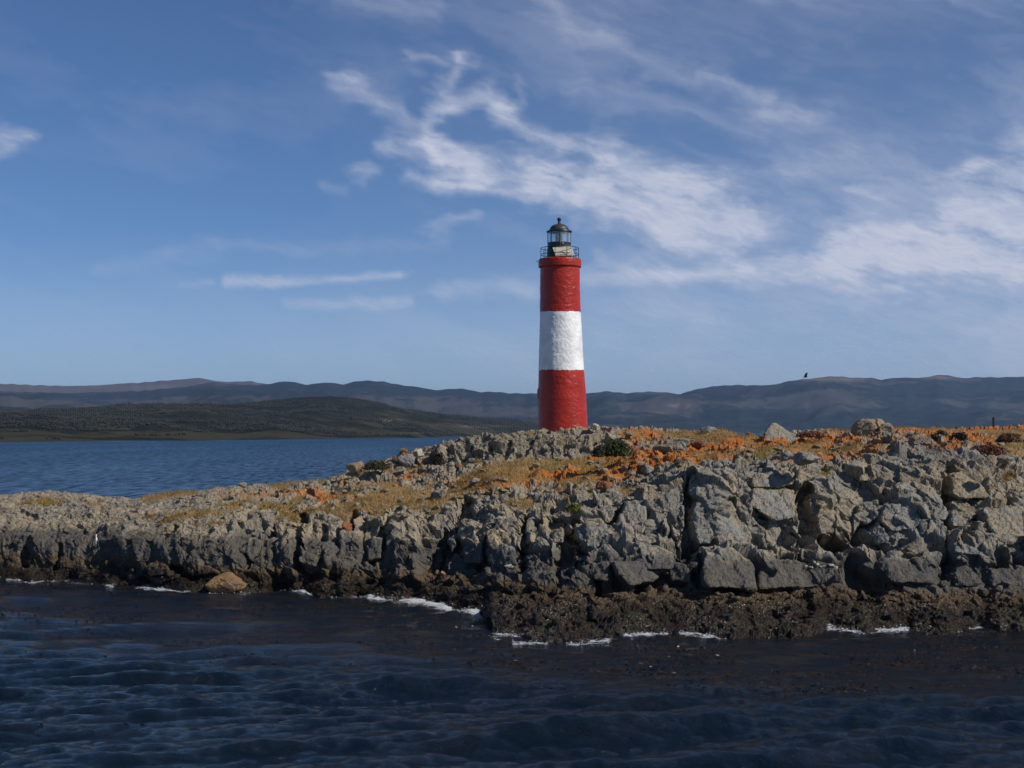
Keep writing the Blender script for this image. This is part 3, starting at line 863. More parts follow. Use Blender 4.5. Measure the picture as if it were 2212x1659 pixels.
def build_sea():
    xin = np.linspace(-300, 2512, 760)
    xs = np.concatenate([-300 - np.geomspace(6000, 30, 22), xin, 2512 + np.geomspace(30, 6000, 22)])
    d = np.concatenate([np.linspace(3, 24, 14, endpoint=False), sea_depth(np.linspace(sea_depth_inv(24), sea_depth_inv(46), 300, endpoint=False)),
                        sea_depth(np.linspace(sea_depth_inv(46), sea_depth_inv(120), 115, endpoint=False)), np.geomspace(120, 13500, 46)])
    D = np.repeat(d[:, None], len(xs), 1)
    X = (xs[None, :] - 1106) / F * D
    U, V = to_px(X, D, np.zeros_like(D))
    Xf, Df = X.ravel(), D.ravel()
    Zf = np.zeros(len(Xf))
    ox = np.zeros(len(Xf))
    oy = np.zeros(len(Xf))
    r2 = np.random.default_rng(5)
    near = 1 - sm(Df, 90, 200)
    # distance in front of the shore (sketch px): kelp calms the small waves there
    yd = V.ravel() - shore_y(np.clip(U.ravel(), -400, 2600))
    kz = sm(yd, 215, 40) * (Df < 75)
    patch = fbm(np.stack([Xf * 0.09, Df * 0.22, Df * 0], 1), 4, 13)
    kelp_a = np.clip(kz * 1.25 + 0.5 * patch * (Df < 75), 0, 1) * (Df < 78)
    amp = 1 + 0.25 * vnoise(np.stack([Xf * 0.12, Df * 0.12, Df * 0], 1), 3)
    for i in range(64):
        lam = 0.35 * (9.0 / 0.35) ** (i / 63.0)
        ang = math.radians((109 if i % 5 else 78) + r2.normal(0, 15 if lam > .8 else 28))
        kx, ky = math.cos(ang) * 2 * PI / lam, math.sin(ang) * 2 * PI / lam
        a = 0.0074 * lam ** 0.9 * (0.5 + 1.0 * r2.random()) * (0.6 if lam > 5 else 1) * (0.9 if lam < .8 else 1.25 if lam < 2.5 else .9)
        ph = kx * Xf + ky * Df + r2.random() * 2 * PI
        damp = (1 - (0.72 if lam < 2.0 else 0.3) * kelp_a) * amp
        if lam < 1.1:
            damp = damp * (1 - .9 * sm(Df, 36, 48))
        Zf += a * np.cos(ph) * damp
        ox += -a * 0.25 * math.cos(ang) * np.sin(ph) * damp
        oy += -a * 0.25 * math.sin(ang) * np.sin(ph) * damp
    foam_a = np.zeros(len(Xf))
    lift = np.zeros(len(Xf))
    Uf, Vf = U.ravel(), V.ravel()
    for pts, wd, st in FOAM:
        best = np.full(len(Xf), 1e9)
        for (ax, ay), (bx, by) in zip(pts[:-1], pts[1:]):
            L2 = (bx - ax) ** 2 + (by - ay) ** 2
            t = np.clip(((Uf - ax) * (bx - ax) + (Vf - ay) * (by - ay)) / L2, 0, 1)
            ddx = (Uf - ax - t * (bx - ax))
            ddy = (Vf - ay - t * (by - ay))
            best = np.minimum(best, np.hypot(ddx * 0.8, ddy))
        foam_a = np.maximum(foam_a, st * np.exp(-(best / (wd * 1.1)) ** 2))
        if st > .84:
            lift = np.maximum(lift, 0.10 * np.exp(-(best / (wd * 1.6)) ** 2))
    wash = sm(np.abs(yd + 3 * patch), 8, 0) * sm(vnoise(np.stack([Xf * .8, Df * .8, Df * 0], 1), 8), -.4, .3) * 0.80
    foam_a = np.maximum(foam_a, wash * (Df < 75))
    lift *= 1 + 0.6 * vnoise(np.stack([Xf * 3, Df * 3, Df * 0], 1), 9)
    P = np.stack([Xf + ox * near, Df + oy * near, Zf * near + lift], 1).reshape(len(d), len(xs), 3)
    o = mesh_grid('sea', P, M_SEA, smooth=True)
    set_attr(o, 'kelp', kelp_a)
    set_attr(o, 'foam', foam_a)
    tag(o, 'dark blue sea with small waves and floating kelp near the rocks', kind='structure')
    return P, kelp_a.reshape(len(d), len(xs)), foam_a.reshape(len(d), len(xs)), xs, d


def sea_depth_inv(d):
    return px_of_z(d, 0.0)


SP, SK, SF, SXS, SDS = build_sea()

# ------------------------------------------------------------------ far land
def land_material(name, forest, open_, open2, fscale, thr, rock=(0.16, 0.14, 0.115), topz=1e9, rise=0.0):
    m, N, b = pmat(name)
    pos = N.new('ShaderNodeNewGeometry').outputs['Position']
    z = N.new('ShaderNodeSeparateXYZ', {0: pos}).outputs[2]
    n1 = N.noise(pos, fscale, 9, 0.66, 0.4)
    n2 = N.noise(pos, fscale * 9, 5, 0.6)
    n3 = N.noise(pos, fscale * 3.6, 9, 0.75, 0.3)
    oc = N.mix(n3, open_, open2)
    fm = N.step(N.math('ADD', N.math('ADD', n1, N.math('MULTIPLY', N.math('SUBTRACT', n2, 0.5), 0.30)), N.math('MULTIPLY', N.attr('forest'), 0.35)), thr - 0.02, thr + 0.03)
    fc = N.mix(N.step(n2, 0.35, 0.7), tuple(v * 0.6 for v in forest), tuple(v * 1.3 for v in forest))
    c = N.mix(fm, oc, fc)
    c = N.mix(N.math('MULTIPLY', N.step(n3, 0.66, 0.72), N.math('SUBTRACT', 1.0, fm)), c, rock)
    c = N.mix(N.attr('bare'), c, N.mix(N.step(n3, 0.4, 0.6), (0.10, 0.078, 0.062), (0.15, 0.12, 0.10)))
    N.put(b.inputs['Base Color'], c)
    b.inputs['Roughness'].default_value = 1.0
    b.inputs['Specular IOR Level'].default_value = 0.0
    return m


def land(name, sil, base, d0, d1, mat, rows, cols, relief, rscale, seed, x0=-500, x1=2720, forest=None, bare=None, label='', shape=1.0, dback=None):
    """a range of hills: shoreline depth d0(x), crest depth d1(x), silhouette sketch y"""
    xs = np.linspace(x0, x1, cols)
    ys = np.interp(xs, [p[0] for p in sil], [p[1] for p in sil])
    ys += 0.6 * np.sin(xs / 17) * np.sin(xs / 7.3 + 1) + 0.5 * np.sin(xs / 5.1) * np.sin(xs / 41)
    dn = np.interp(xs, [p[0] for p in d0], [p[1] for p in d0])
    df = np.interp(xs, [p[0] for p in d1], [p[1] for p in d1])
    zt = zdepth(1106, ys, df)[2]
    t = np.linspace(0, 1.25, rows)[:, None]
    D = dn + (df - dn) * t
    tt = np.clip(t, 0, 1)
    Z = base + (zt - base) * (tt ** shape)
    Z = np.where(t > 1, zt - (t - 1) * 2.0 * np.abs(zt - base), Z)
    X = (xs[None, :] - 1106) / F * D
    fl = np.stack([X.ravel(), D.ravel(), np.zeros(X.size)], 1)
    nz = fbm(fl / rscale, 6, seed, 0.52).reshape(X.shape)
    rid = 1 - np.abs(fbm(fl / (rscale * 1.7), 5, seed + 3, 0.5).reshape(X.shape))
    env = np.sin(np.clip(tt, 0, 1) * PI) ** 0.7
    Z = Z + relief * env * (nz * 0.7 + (rid - 0.6) * 0.9)
    # nothing in front may rise above the crest line
    P = np.stack([X, D, Z], -1)
    u_, v_ = to_px(P[..., 0], P[..., 1], P[..., 2])
    lim = np.maximum(ys[None, :] + 1.5 + (1 - tt) * 6, v_)
    Zlim = zdepth(1106, lim, D)[2]
    P[..., 2] = np.where(t < 0.97, np.minimum(Z, Zlim), Z)
    o = mesh_grid(name, P, mat, smooth=True)
    U, V = to_px(P[..., 0], P[..., 1], P[..., 2])
    fo = np.zeros(X.shape)
    ba = np.zeros(X.shape)
    for bx, by, rx, ry, h in (forest or []):
        fo += h * np.exp(-(((U - bx) / rx) ** 2 + ((V - by) / ry) ** 2))
    for bx, by, rx, ry, h in (bare or []):
        ba += h * np.exp(-(((U - bx) / rx) ** 2 + ((V - by) / ry) ** 2))
    ba = sm(ba + 0.25 * nz, 0.3, 0.75)
    set_attr(o, 'forest', fo)
    set_attr(o, 'bare', ba)
    tag(o, label, kind='structure')
    return P, U, V, fo


M_FAR = land_material('far_range_ground', (0.035, 0.042, 0.03), (0.12, 0.092, 0.07), (0.09, 0.072, 0.058), 0.0011, 0.62)
M_MID = land_material('mid_hill_ground', (0.020, 0.028, 0.027), (0.070, 0.064, 0.056), (0.042, 0.041, 0.038), 0.0026, 0.49)
M_HEAD = land_material('headland_ground', (0.020, 0.022, 0.012), (0.050, 0.045, 0.028), (0.038, 0.036, 0.021), 0.008, 0.52)

land('mountains', [(-500, 835), (0, 829), (110, 833), (200, 832), (240, 829), (300, 826), (380, 820), (400, 818), (432, 816), (455, 821), (490, 825), (545, 823), (570, 829), (700, 850), (2720, 870)],
     0, [(-500, 7600), (2720, 7600)], [(-500, 9500), (2720, 9500)], M_FAR, 60, 460, 45, 700, 201, x1=900,
     bare=[(250, 832, 260, 14, .9)], label='far brown bare range of hills beyond the channel at the left')
land('hills', [(-500, 852), (0, 846), (150, 850), (300, 845), (400, 835), (440, 828), (462, 824), (485, 829), (530, 831), (570, 831), (600, 826), (618, 823), (640, 826), (662, 832), (700, 827), (725, 829), (740, 833), (765, 826), (790, 823), (830, 826), (850, 830),
      (900, 836), (940, 843), (960, 841), (1000, 840), (1040, 847), (1060, 846), (1100, 849), (1160, 850), (1270, 850), (1310, 846), (1350, 849), (1400, 846), (1440, 847), (1468, 852), (1500, 841), (1540, 834), (1590, 831), (1630, 833), (1660, 833),
      (1700, 826), (1741, 819), (1790, 813), (1820, 813), (1850, 816), (1880, 816), (1905, 820), (1930, 816), (1990, 816), (2030, 810), (2050, 811), (2080, 817), (2110, 815), (2212, 814), (2720, 806)],
     0, [(-500, 3300), (900, 3300), (1160, 3900), (1400, 4300), (1640, 4900), (2720, 4700)], [(-500, 7000), (2720, 7600)], M_MID, 150, 720, 60, 520, 301, shape=1.1,
     forest=[(500, 845, 160, 9, .55), (800, 840, 130, 12, .55), (1000, 850, 160, 7, .5), (620, 838, 90, 10, .5), (1360, 860, 90, 9, .4), (1550, 846, 80, 9, .5), (1750, 835, 130, 10, .35), (2050, 850, 200, 12, .35), (1700, 915, 500, 14, .55), (1900, 890, 250, 10, .3),
             (100, 855, 180, 7, .4), (2150, 830, 120, 8, .35)],
     bare=[(1790, 818, 90, 6, .8), (2030, 815, 60, 5, .7), (1470, 877, 60, 7, .7), (170, 866, 120, 5, .3), (1450, 890, 60, 5, .4)],
     label='blue hazy forested hills with pale clearings beyond the channel')
HP, HU, HV, HF = land('headland', [(-500, 893), (0, 884), (150, 881), (280, 874), (330, 872), (420, 872), (500, 873), (560, 868), (610, 862), (650, 858), (700, 856), (750, 858), (800, 866), (850, 877), (900, 886), (960, 895), (1040, 902), (1120, 907), (1200, 912), (1300, 925), (1340, 934)],
                      0.0, [(-500, 860), (0, 945), (400, 1060), (900, 1520), (1120, 2400), (1340, 3000)], [(-500, 1900), (400, 2100), (700, 2300), (1340, 3200)], M_HEAD, 160, 480, 7, 90, 401, x1=1340, shape=1.25,
                      forest=[(300, 905, 360, 12, .5), (700, 880, 200, 16, .45), (450, 925, 130, 8, .3), (950, 905, 120, 7, .3), (60, 920, 150, 10, .35)],
                      bare=[(560, 904, 30, 3, .6), (830, 907, 60, 3, .8), (1050, 921, 80, 3.5, .9), (930, 935, 130, 2, .4)],
                      label='low dark green wooded headland on the far shore at the left')

# trees of the far-off wood on the headland, one mass
M_TREE = simple('wood_foliage', (0.021, 0.021, 0.010), 0.95, var=0.6, vscale=0.03)
def build_wood():
    r3 = np.random.default_rng(3)
    n = 42000
    i = r3.integers(4, HP.shape[0] * 0.79, n * 3).astype(int)
    j = r3.integers(0, HP.shape[1] - 1, n * 3)
    p = HP[i, j].copy()
    fl = np.stack([p[:, 0], p[:, 1], p[:, 2] * 0], 1)
    w = fbm(fl * 0.008, 5, 700) + 0.9 * HF[i, j] - 0.05 + 0.25 * sm(i, 20, 60)
    ok = (w > 0.12) & (HU[i, j] > -380) & (p[:, 2] > 1.0)
    p = p[ok][:n]
    n = len(p)
    h = r3.uniform(1.7, 3.8, n) * (0.75 + 0.25 * r3.random(n))
    rad = h * r3.uniform(0.35, 0.6, n)
    V = np.zeros((n, 6, 3))
    a = r3.random(n) * 2 * PI
    for k in range(4):
        V[:, k, 0] = p[:, 0] + rad * np.cos(a + k * PI / 2) * r3.uniform(.7, 1.2, n)
        V[:, k, 1] = p[:, 1] + rad * np.sin(a + k * PI / 2) * r3.uniform(.7, 1.2, n)
        V[:, k, 2] = p[:, 2] + h * r3.uniform(.35, .7, n)
    V[:, 4] = p + np.stack([rad * 0, rad * 0, h], 1)
    V[:, 5] = p + np.stack([rad * 0, rad * 0, -h * 0.1], 1)
    t = np.array([[0, 1, 4], [1, 2, 4], [2, 3, 4], [3, 0, 4], [1, 0, 5], [2, 1, 5], [3, 2, 5], [0, 3, 5]])
    Q = (t[None] + np.arange(n)[:, None, None] * 6).reshape(-1, 3)
    o = mesh_arrays('distant_wood', V.reshape(-1, 3), Q, M_TREE)
    tag(o, 'dark green wood covering the low headland across the water', 'wood', kind='stuff')


build_wood()

# ------------------------------------------------------------------ haze over the channel
bm = bmesh.new()
box(bm, (0, 7400, 224.0), (19000, 14900, 452.0))
mh = bpy.data.materials.new('haze_air')
mh.use_nodes = True
mh.node_tree.nodes.clear()
H = NT(mh.node_tree)
vol = H.new('ShaderNodeVolumePrincipled', {'Color': (0.42, 0.62, 1.0), 'Density': 0.000050, 'Anisotropy': 0.2})
H.new('ShaderNodeOutputMaterial', {'Volume': vol.outputs[0]})
hz = bm_obj('haze', bm, mh)
tag(hz, 'thin blue haze over the channel', kind='stuff')

# ------------------------------------------------------------------ lighthouse
S = 75.0 / (F)                 # metres per sketch px at the tower


def tz(y):
    return zdepth(1106, y, 75.0)[2]


def tx(x):
    return (x - 1106) * S


def paint_mat(name, col, chip):
    m, N, b = pmat(name)
    pos = N.new('ShaderNodeTexCoord').outputs['Object']
    n1 = N.noise(pos, 1.3, 6, 0.6)
    n2 = N.noise(pos, 9.0, 5, 0.65)
    c = N.mix(N.step(n1, 0.35, 0.65), tuple(v * 0.86 for v in col), tuple(min(0.9, v * 1.1) for v in col))
    c = N.mix(N.step(n2, 0.705, 0.73, 0, 0.8), c, chip)
    m2 = N.new('ShaderNodeMapping', {'Vector': pos, 'Scale': (7, 7, 0.5)}).outputs[0]
    c = N.mix(N.step(N.noise(m2, 1.0, 5), 0.60, 0.85, 0, 0.3), c, tuple(v * 0.55 for v in col))
    N.put(b.inputs['Base Color'], c)
    b.inputs['Roughness'].default_value = 0.33
    b.inputs['Specular IOR Level'].default_value = 0.38
    hh = N.math('ADD', N.noise(pos, 7.0, 5, 0.6), N.math('MULTIPLY', N.noise(pos, 22.0, 3, 0.6), 0.3))
    bp = N.new('ShaderNodeBump', {'Strength': 0.6, 'Distance': 0.05, 'Height': hh})
    N.put(b.inputs['Normal'], bp.outputs[0])
    return m


M_RED = paint_mat('red_paint', (0.37, 0.021, 0.009), (0.20, 0.015, 0.012))
M_WHITE = paint_mat('white_paint', (0.80, 0.79, 0.78), (0.16, 0.14, 0.12))
M_BLACK = simple('black_paint', (0.016, 0.015, 0.017), 0.38, var=0.3, bump=0.2)
M_DOME = simple('dome_paint', (0.038, 0.038, 0.041), 0.5, var=0.2, bump=0.15)
M_GLASS = bpy.data.materials.new('lantern_glass')
M_GLASS.use_nodes = True
G = NT(M_GLASS.node_tree)
gb = M_GLASS.node_tree.nodes['Principled BSDF']
gb.inputs['Base Color'].default_value = (0.80, 0.92, 0.90, 1)
gb.inputs['Roughness'].default_value = 0.05
gb.inputs['Transmission Weight'].default_value = 1.0
gb.inputs['IOR'].default_value = 1.06
trn = G.new('ShaderNodeBsdfTransparent', {'Color': (0.90, 0.97, 0.97)})
glo = G.new('ShaderNodeBsdfGlossy', {'Roughness': 0.08, 'Color': (0.9, 0.95, 0.95)})
dif = G.new('ShaderNodeBsdfDiffuse', {'Color': (0.7, 0.75, 0.72)})
gmix = G.new('ShaderNodeMixShader', {0: 0.14, 1: trn.outputs[0], 2: glo.outputs[0]})
gmix2 = G.new('ShaderNodeMixShader', {0: 0.16, 1: gmix.outputs[0], 2: dif.outputs[0]})
G.put(M_GLASS.node_tree.nodes['Material Output'].inputs['Surface'], gmix2.outputs[0])

LY = 75.0
LX = tx(1211)
light = empty('lighthouse', (tx(1216), LY, tz(926)))
tag(light, 'round red and white banded lighthouse with black lantern on the rocky island', 'lighthouse')


def adopt(o):
    o.parent = light
    o.matrix_parent_inverse = Matrix.Translation(-light.location)
    return o


PY = [(940, 1162, 1271.5), (920, 1162.3, 1270), (890, 1162.3, 1268), (862, 1162.6, 1266.5), (858, 1162.6, 1266.3), (838, 1162.8, 1265), (800, 1163.5, 1261.5), (740, 1165, 1258.5), (675, 1166.7, 1254.8), (620, 1167, 1253.5), (572, 1167.2, 1252.8)]
PYy = np.array([p[0] for p in PY][::-1], float)


def wall_band(name, y0, y1, mat, label, rows):
    nseg = 260
    ys = np.linspace(y0, y1, rows)
    l = np.interp(ys, PYy, np.array([p[1] for p in PY][::-1]))
    r = np.interp(ys, PYy, np.array([p[2] for p in PY][::-1]))
    a = np.linspace(0, 2 * PI, nseg, endpoint=False)
    A, Yv = np.meshgrid(a, ys)
    rad = ((r - l) / 2 * S)[:, None]
    cxx = tx((r + l) / 2)[:, None]
    z = tz(ys)[:, None] + 0 * A
    pts = np.stack([np.cos(A) * 1.2, np.sin(A) * 1.2, z], -1).reshape(-1, 3)
    course = facets(pts, (.42, .42, .17), 52, .5, .5, .5, .12, .25)[0] * 0.008 + fbm(pts * np.array([1.1, 1.1, .9]), 2, 6) * 0.012 + fbm(pts * 6.5, 3, 8) * 0.006
    disp = course.reshape(A.shape)
    # slightly wavering painted edge
    edge = 0.02 * np.sin(A * 3 + y0) + 0.012 * np.sin(A * 11 + 2) + 0.008 * np.sin(A * 29)
    tt = np.linspace(0, 1, rows)[:, None]
    w0 = edge if y0 < 935 else 0
    eb = 0.02 * np.sin(A * 3 + (y0 if y0 < 935 else 0)) if False else 0
    e0 = EDGE(y0, A)
    e1 = EDGE(y1, A)
    z = z + e0 * (1 - tt) + e1 * tt
    Rr = rad + disp
    # small hood over the side door, low on the left side
    hood = np.exp(-((A - PI) / 0.22) ** 4) * (sm(z, tz(862), tz(860)) * (1 - sm(z, tz(842), tz(836)))) * 0.06
    Rr = Rr + hood
    P = np.stack([cxx + Rr * np.cos(A), LY + Rr * np.sin(A), z], -1)
    P = np.concatenate([P, P[:, :1]], 1)
    o = mesh_grid(name, P, mat, smooth=True)
    if label:
        o['label'] = label
    return adopt(o)


def EDGE(y, A):
    if y > 930 or y < 590:
        return 0 * A
    return 0.018 * np.sin(A * 3 + y) + 0.012 * np.sin(A * 11 + y * 2) + 0.008 * np.sin(A * 29 + y)


wall_band('tower_wall', 940, 800.5, M_RED, 'lower red painted band of the tower wall', 110)
wall_band('tower_wall', 800.5, 675.5, M_WHITE, 'white painted middle band of the tower wall', 100)
wall_band('tower_wall', 675.5, 573, M_RED, 'upper red painted band of the tower wall', 90)
# cornice
bm = bmesh.new()
rc = 46.3 * S
lathe(bm, [(42.3 * S, tz(580)), (rc * .97, tz(578.5)), (rc, tz(577)), (rc * 1.004, tz(570)), (rc, tz(563)), (rc * .985, tz(560.5)), (rc * 0.9, tz(559.5)), (0.3, tz(559.0)), (0, tz(559))], 120, tx(1209.8), LY)
bmesh.ops.subdivide_edges(bm, edges=[e for e in bm.edges if abs(e.verts[0].co.z - e.verts[1].co.z) > 0.1], cuts=3)
rr_ = random.Random(4)
for v in bm.verts:
    if (v.co - Vector((tx(1209.8), LY, v.co.z))).length > 0.8:
        v.co += Vector((rr_.uniform(-1, 1), rr_.uniform(-1, 1), rr_.uniform(-.6, .6))) * 0.009
adopt(bm_obj('cornice', bm, M_RED, smooth=True))
# lantern base (murette)
CX = tx(1208.4)
rm = 26.2 * S
bm = bmesh.new()
lathe(bm, [(27.2 * S, tz(560)), (27.0 * S, tz(548)), (26.6 * S, tz(540)), (25.6 * S, tz(534)), (25.4 * S, tz(527)), (26.0 * S, tz(526.5)), (26.0 * S, tz(525)), (24.6 * S, tz(524.6)), (0, tz(524.6))], 64, CX, LY)
adopt(bm_obj('lantern_base', bm, M_BLACK, smooth=False))
# vent on the base
bm = bmesh.new()
lathe(bm, [(0, 0.03), (0.035, 0.03), (0.05, 0.0), (0.05, -0.02)], 14)
o = bm_obj('round_vent', bm, simple('vent_metal', (0.3, 0.3, 0.3), 0.4))
o.rotation_euler = (PI / 2, 0, 0.25)
o.location = (CX + 0.17, LY - rm * .995, tz(528.5))
adopt(o)
# glazing
rg = 24.9 * S
zg0, zg1 = tz(524.8), tz(501.5)
off = math.radians(-90 + 2)
for k in range(8):
    a0 = off + k * PI / 4
    bm = bmesh.new()
    n = 6
    A = [bm.verts.new((CX + rg * math.cos(a0 + .02 + (PI / 4 - .04) * i / n), LY + rg * math.sin(a0 + .02 + (PI / 4 - .04) * i / n), z)) for z in (zg0, zg1) for i in range(n + 1)]
    for i in range(n):
        bm.faces.new((A[i], A[i + 1], A[n + 1 + i + 1], A[n + 1 + i]))
    adopt(bm_obj('glass_pane', bm, M_GLASS, smooth=True))
    bm = bmesh.new()
    tube(bm, [(CX + rg * math.cos(a0), LY + rg * math.sin(a0), zg0 - .01), (CX + rg * math.cos(a0), LY + rg * math.sin(a0), zg1 + .01)], 0.019, 6)
    adopt(bm_obj('mullion', bm, M_BLACK))
# lens inside
M_LENS = simple('lens_glass', (0.16, 0.21, 0.18), 0.12, var=0.3, bump=0.3)
bm = bmesh.new()
prof = [(0, zg0 + .02), (0.10, zg0 + .02)]
for i in range(10):
    z = zg0 + 0.04 + i * 0.042
    prof += [(0.155 + 0.02 * math.sin(i / 9 * PI), z), (0.175 + 0.02 * math.sin(i / 9 * PI), z + 0.03)]
prof += [(0.08, zg0 + .48), (0, zg0 + .48)]
lathe(bm, prof, 24, CX - 0.02, LY)
adopt(bm_obj('lens', bm, M_LENS))
# dome, eave, neck and ball
bm = bmesh.new()
lathe(bm, [(24.0 * S, tz(502.5)), (27.6 * S, tz(501.8)), (28.0 * S, tz(500.7)), (27.6 * S, tz(499.6)), (23.5 * S, tz(498.0)), (20.8 * S, tz(497.2))], 64, CX, LY)
adopt(bm_obj('eave', bm, M_BLACK, smooth=False))
bm = bmesh.new()
prof = [(20.8 * S, tz(497.6))]
for i in range(1, 13):
    t = i / 13 * PI / 2
    prof.append((20.8 * S * math.cos(t) + 2.2 * S * (i / 13), tz(497.6) + (tz(484) - tz(497.6)) * math.sin(t)))
prof += [(3.2 * S, tz(482.5)), (3.0 * S, tz(481.5))]
lathe(bm, prof, 56, CX, LY)
adopt(bm_obj('dome_roof', bm, M_DOME, smooth=True))
bm = bmesh.new()
lathe(bm, [(3.2 * S, tz(482.2)), (3.6 * S, tz(481)), (3.6 * S, tz(480.3)), (2.6 * S, tz(479.8)), (2.5 * S, tz(477.5)), (3.4 * S, tz(477.0)), (4.3 * S, tz(475.5)), (4.6 * S, tz(473.6)), (4.2 * S, tz(471.8)), (2.8 * S, tz(470.3)), (0.9 * S, tz(469.7)), (0, tz(469.5))], 28, CX, LY)
adopt(bm_obj('ball_vent', bm, M_BLACK, smooth=True))
# gallery rail
RX = tx(1209.5)
RR = 41.0 * S
M_RAIL = simple('rail_iron', (0.012, 0.013, 0.022), 0.45)
for yy in (536.3, 550.2):
    bm = bmesh.new()
    ring(bm, RR, tz(yy), 0.017, RX, LY)
    adopt(bm_obj('rail', bm, M_RAIL))
for k in range(10):
    a = math.radians(2 + k * 36)
    bm = bmesh.new()
    px_, py_ = RX + RR * math.cos(a), LY + RR * math.sin(a)
    tube(bm, [(px_, py_, tz(561)), (px_, py_, tz(536.2))], 0.016, 6)
    box(bm, (px_, py_, tz(559.3)), (0.06, 0.06, 0.02))
    bmesh.ops.create_icosphere(bm, subdivisions=1, radius=0.028, matrix=Matrix.Translation((px_, py_, tz(550.2))))
    adopt(bm_obj('rail_post', bm, M_RAIL))
# solar panel inside the rail
M_PFRAME = simple('panel_frame', (0.78, 0.74, 0.62), 0.4)
m, N, b = pmat('panel_cells')
pos = N.new('ShaderNodeTexCoord').outputs['Object']
sx3 = N.new('ShaderNodeSeparateXYZ', {0: pos})
gx = N.math('PINGPONG', sx3.outputs[0], 0.045)
gy = N.math('PINGPONG', sx3.outputs[1], 0.045)
line = N.math('MINIMUM', gx, gy)
c = N.mix(N.step(N.noise(pos, 5, 4), 0.3, 0.7), (0.30, 0.28, 0.24), (0.52, 0.46, 0.32))  # pale cream reflection on the bluish-grey cells, put into their colour
c = N.mix(N.step(line, 0.008, 0.004), c, (0.75, 0.72, 0.62))
N.put(b.inputs['Base Color'], c)
b.inputs['Roughness'].default_value = 0.25
M_CELL = m
A_ = [Vector((tx(1111.5 + 920 * .0899), 0, tz(451.8 + 970 * .0899))), Vector((tx(1111.5 + 1335 * .0899), 0, tz(451.8 + 937 * .0899))),
      Vector((tx(1111.5 + 1412 * .0899), 0, tz(451.8 + 1150 * .0899))), Vector((tx(1111.5 + 985 * .0899), 0, tz(451.8 + 1166 * .0899)))]
# lower edge stands out from the lantern base, upper edge leans on it
top_y, bot_y = LY - rm - 0.05, LY - rm - 0.30
A_[0].y = top_y
A_[1].y = top_y + 0.05
A_[2].y = bot_y + 0.05
A_[3].y = bot_y
cen = sum(A_, Vector()) / 4
ux = (A_[1] - A_[0]).normalized()
nrm = ux.cross(A_[0] - A_[3]).normalized()
if nrm.y > 0:
    nrm = -nrm
loc_m = Matrix((ux, nrm.cross(ux) * 1.0, nrm)).transposed().to_4x4()
loc_m.translation = cen
inv = loc_m.inverted()
C4 = [inv @ p for p in A_]


def panel_part(name, mat, pts2, z0, z1):
    bm = bmesh.new()
    lo = [bm.verts.new((p[0], p[1], z0)) for p in pts2]
    hi = [bm.verts.new((p[0], p[1], z1)) for p in pts2]
    bm.faces.new(lo)
    bm.faces.new(hi)
    for i in range(4):
        bm.faces.new((lo[i], lo[(i + 1) % 4], hi[(i + 1) % 4], hi[i]))
    return bm_obj(name, bm, mat)


pan = panel_part('solar_panel', M_CELL, [(p.x * .96, p.y * .94) for p in C4], -0.015, 0.012)
pan.matrix_world = loc_m
pan.parent = light
pan.matrix_parent_inverse = Matrix.Translation(-light.location)
pan.matrix_basis = loc_m
C5 = [(p.x * 1.02, p.y * 1.04) for p in C4]
bm = bmesh.new()
bars = [(C5[i], C5[(i + 1) % 4]) for i in range(4)] + [(((C5[0][0] * .62 + C5[3][0] * .38), (C5[0][1] * .62 + C5[3][1] * .38)), ((C5[1][0] * .62 + C5[2][0] * .38), (C5[1][1] * .62 + C5[2][1] * .38)))]
for (p, q) in bars:
    tube(bm, [(p[0], p[1], 0.0), (q[0], q[1], 0.0)], 0.022, 4)
fr = bm_obj('frame', bm, M_PFRAME)
fr.parent = pan
# panel props
for pth in ([A_[2] + Vector((0, .02, 0)), Vector((A_[2].x, LY - rm - .05, A_[2].z - .05)), Vector((A_[2].x + .04, LY - rm + .1, tz(560)))],
            [A_[3] + Vector((0.03, .02, 0)), Vector((A_[3].x + .03, LY - rm, tz(560)))]):
    bm = bmesh.new()
    tube(bm, pth, 0.016, 6)
    adopt(bm_obj('panel_prop', bm, M_RAIL))
# cable down the front of the lantern
bm = bmesh.new()
tube(bm, [(tx(1210), LY - rg - .02, tz(502)), (tx(1210), LY - rg - .02, tz(524)), (tx(1210.2), LY - rm - .02, tz(528)), (tx(1210.7), LY - rm - .03, tz(540)), (tx(1210.9), LY - rm - .10, tz(545)), (tx(1211), LY - rm - .34, tz(557))], 0.011, 5)
adopt(bm_obj('cable', bm, simple('cable_rubber', (0.18, 0.13, 0.06), 0.6)))
# little wire bracket on the left of the cornice
bm = bmesh.new()
tube(bm, [(tx(1164), LY - .2, tz(568)), (tx(1160.5), LY - .25, tz(567)), (tx(1158.8), LY - .25, tz(565)), (tx(1157.4), LY - .25, tz(566.5))], 0.01, 5)
tube(bm, [(tx(1160.5), LY - .25, tz(567)), (tx(1160), LY - .25, tz(563.5))], 0.01, 5)
adopt(bm_obj('bracket', bm, M_RAIL))


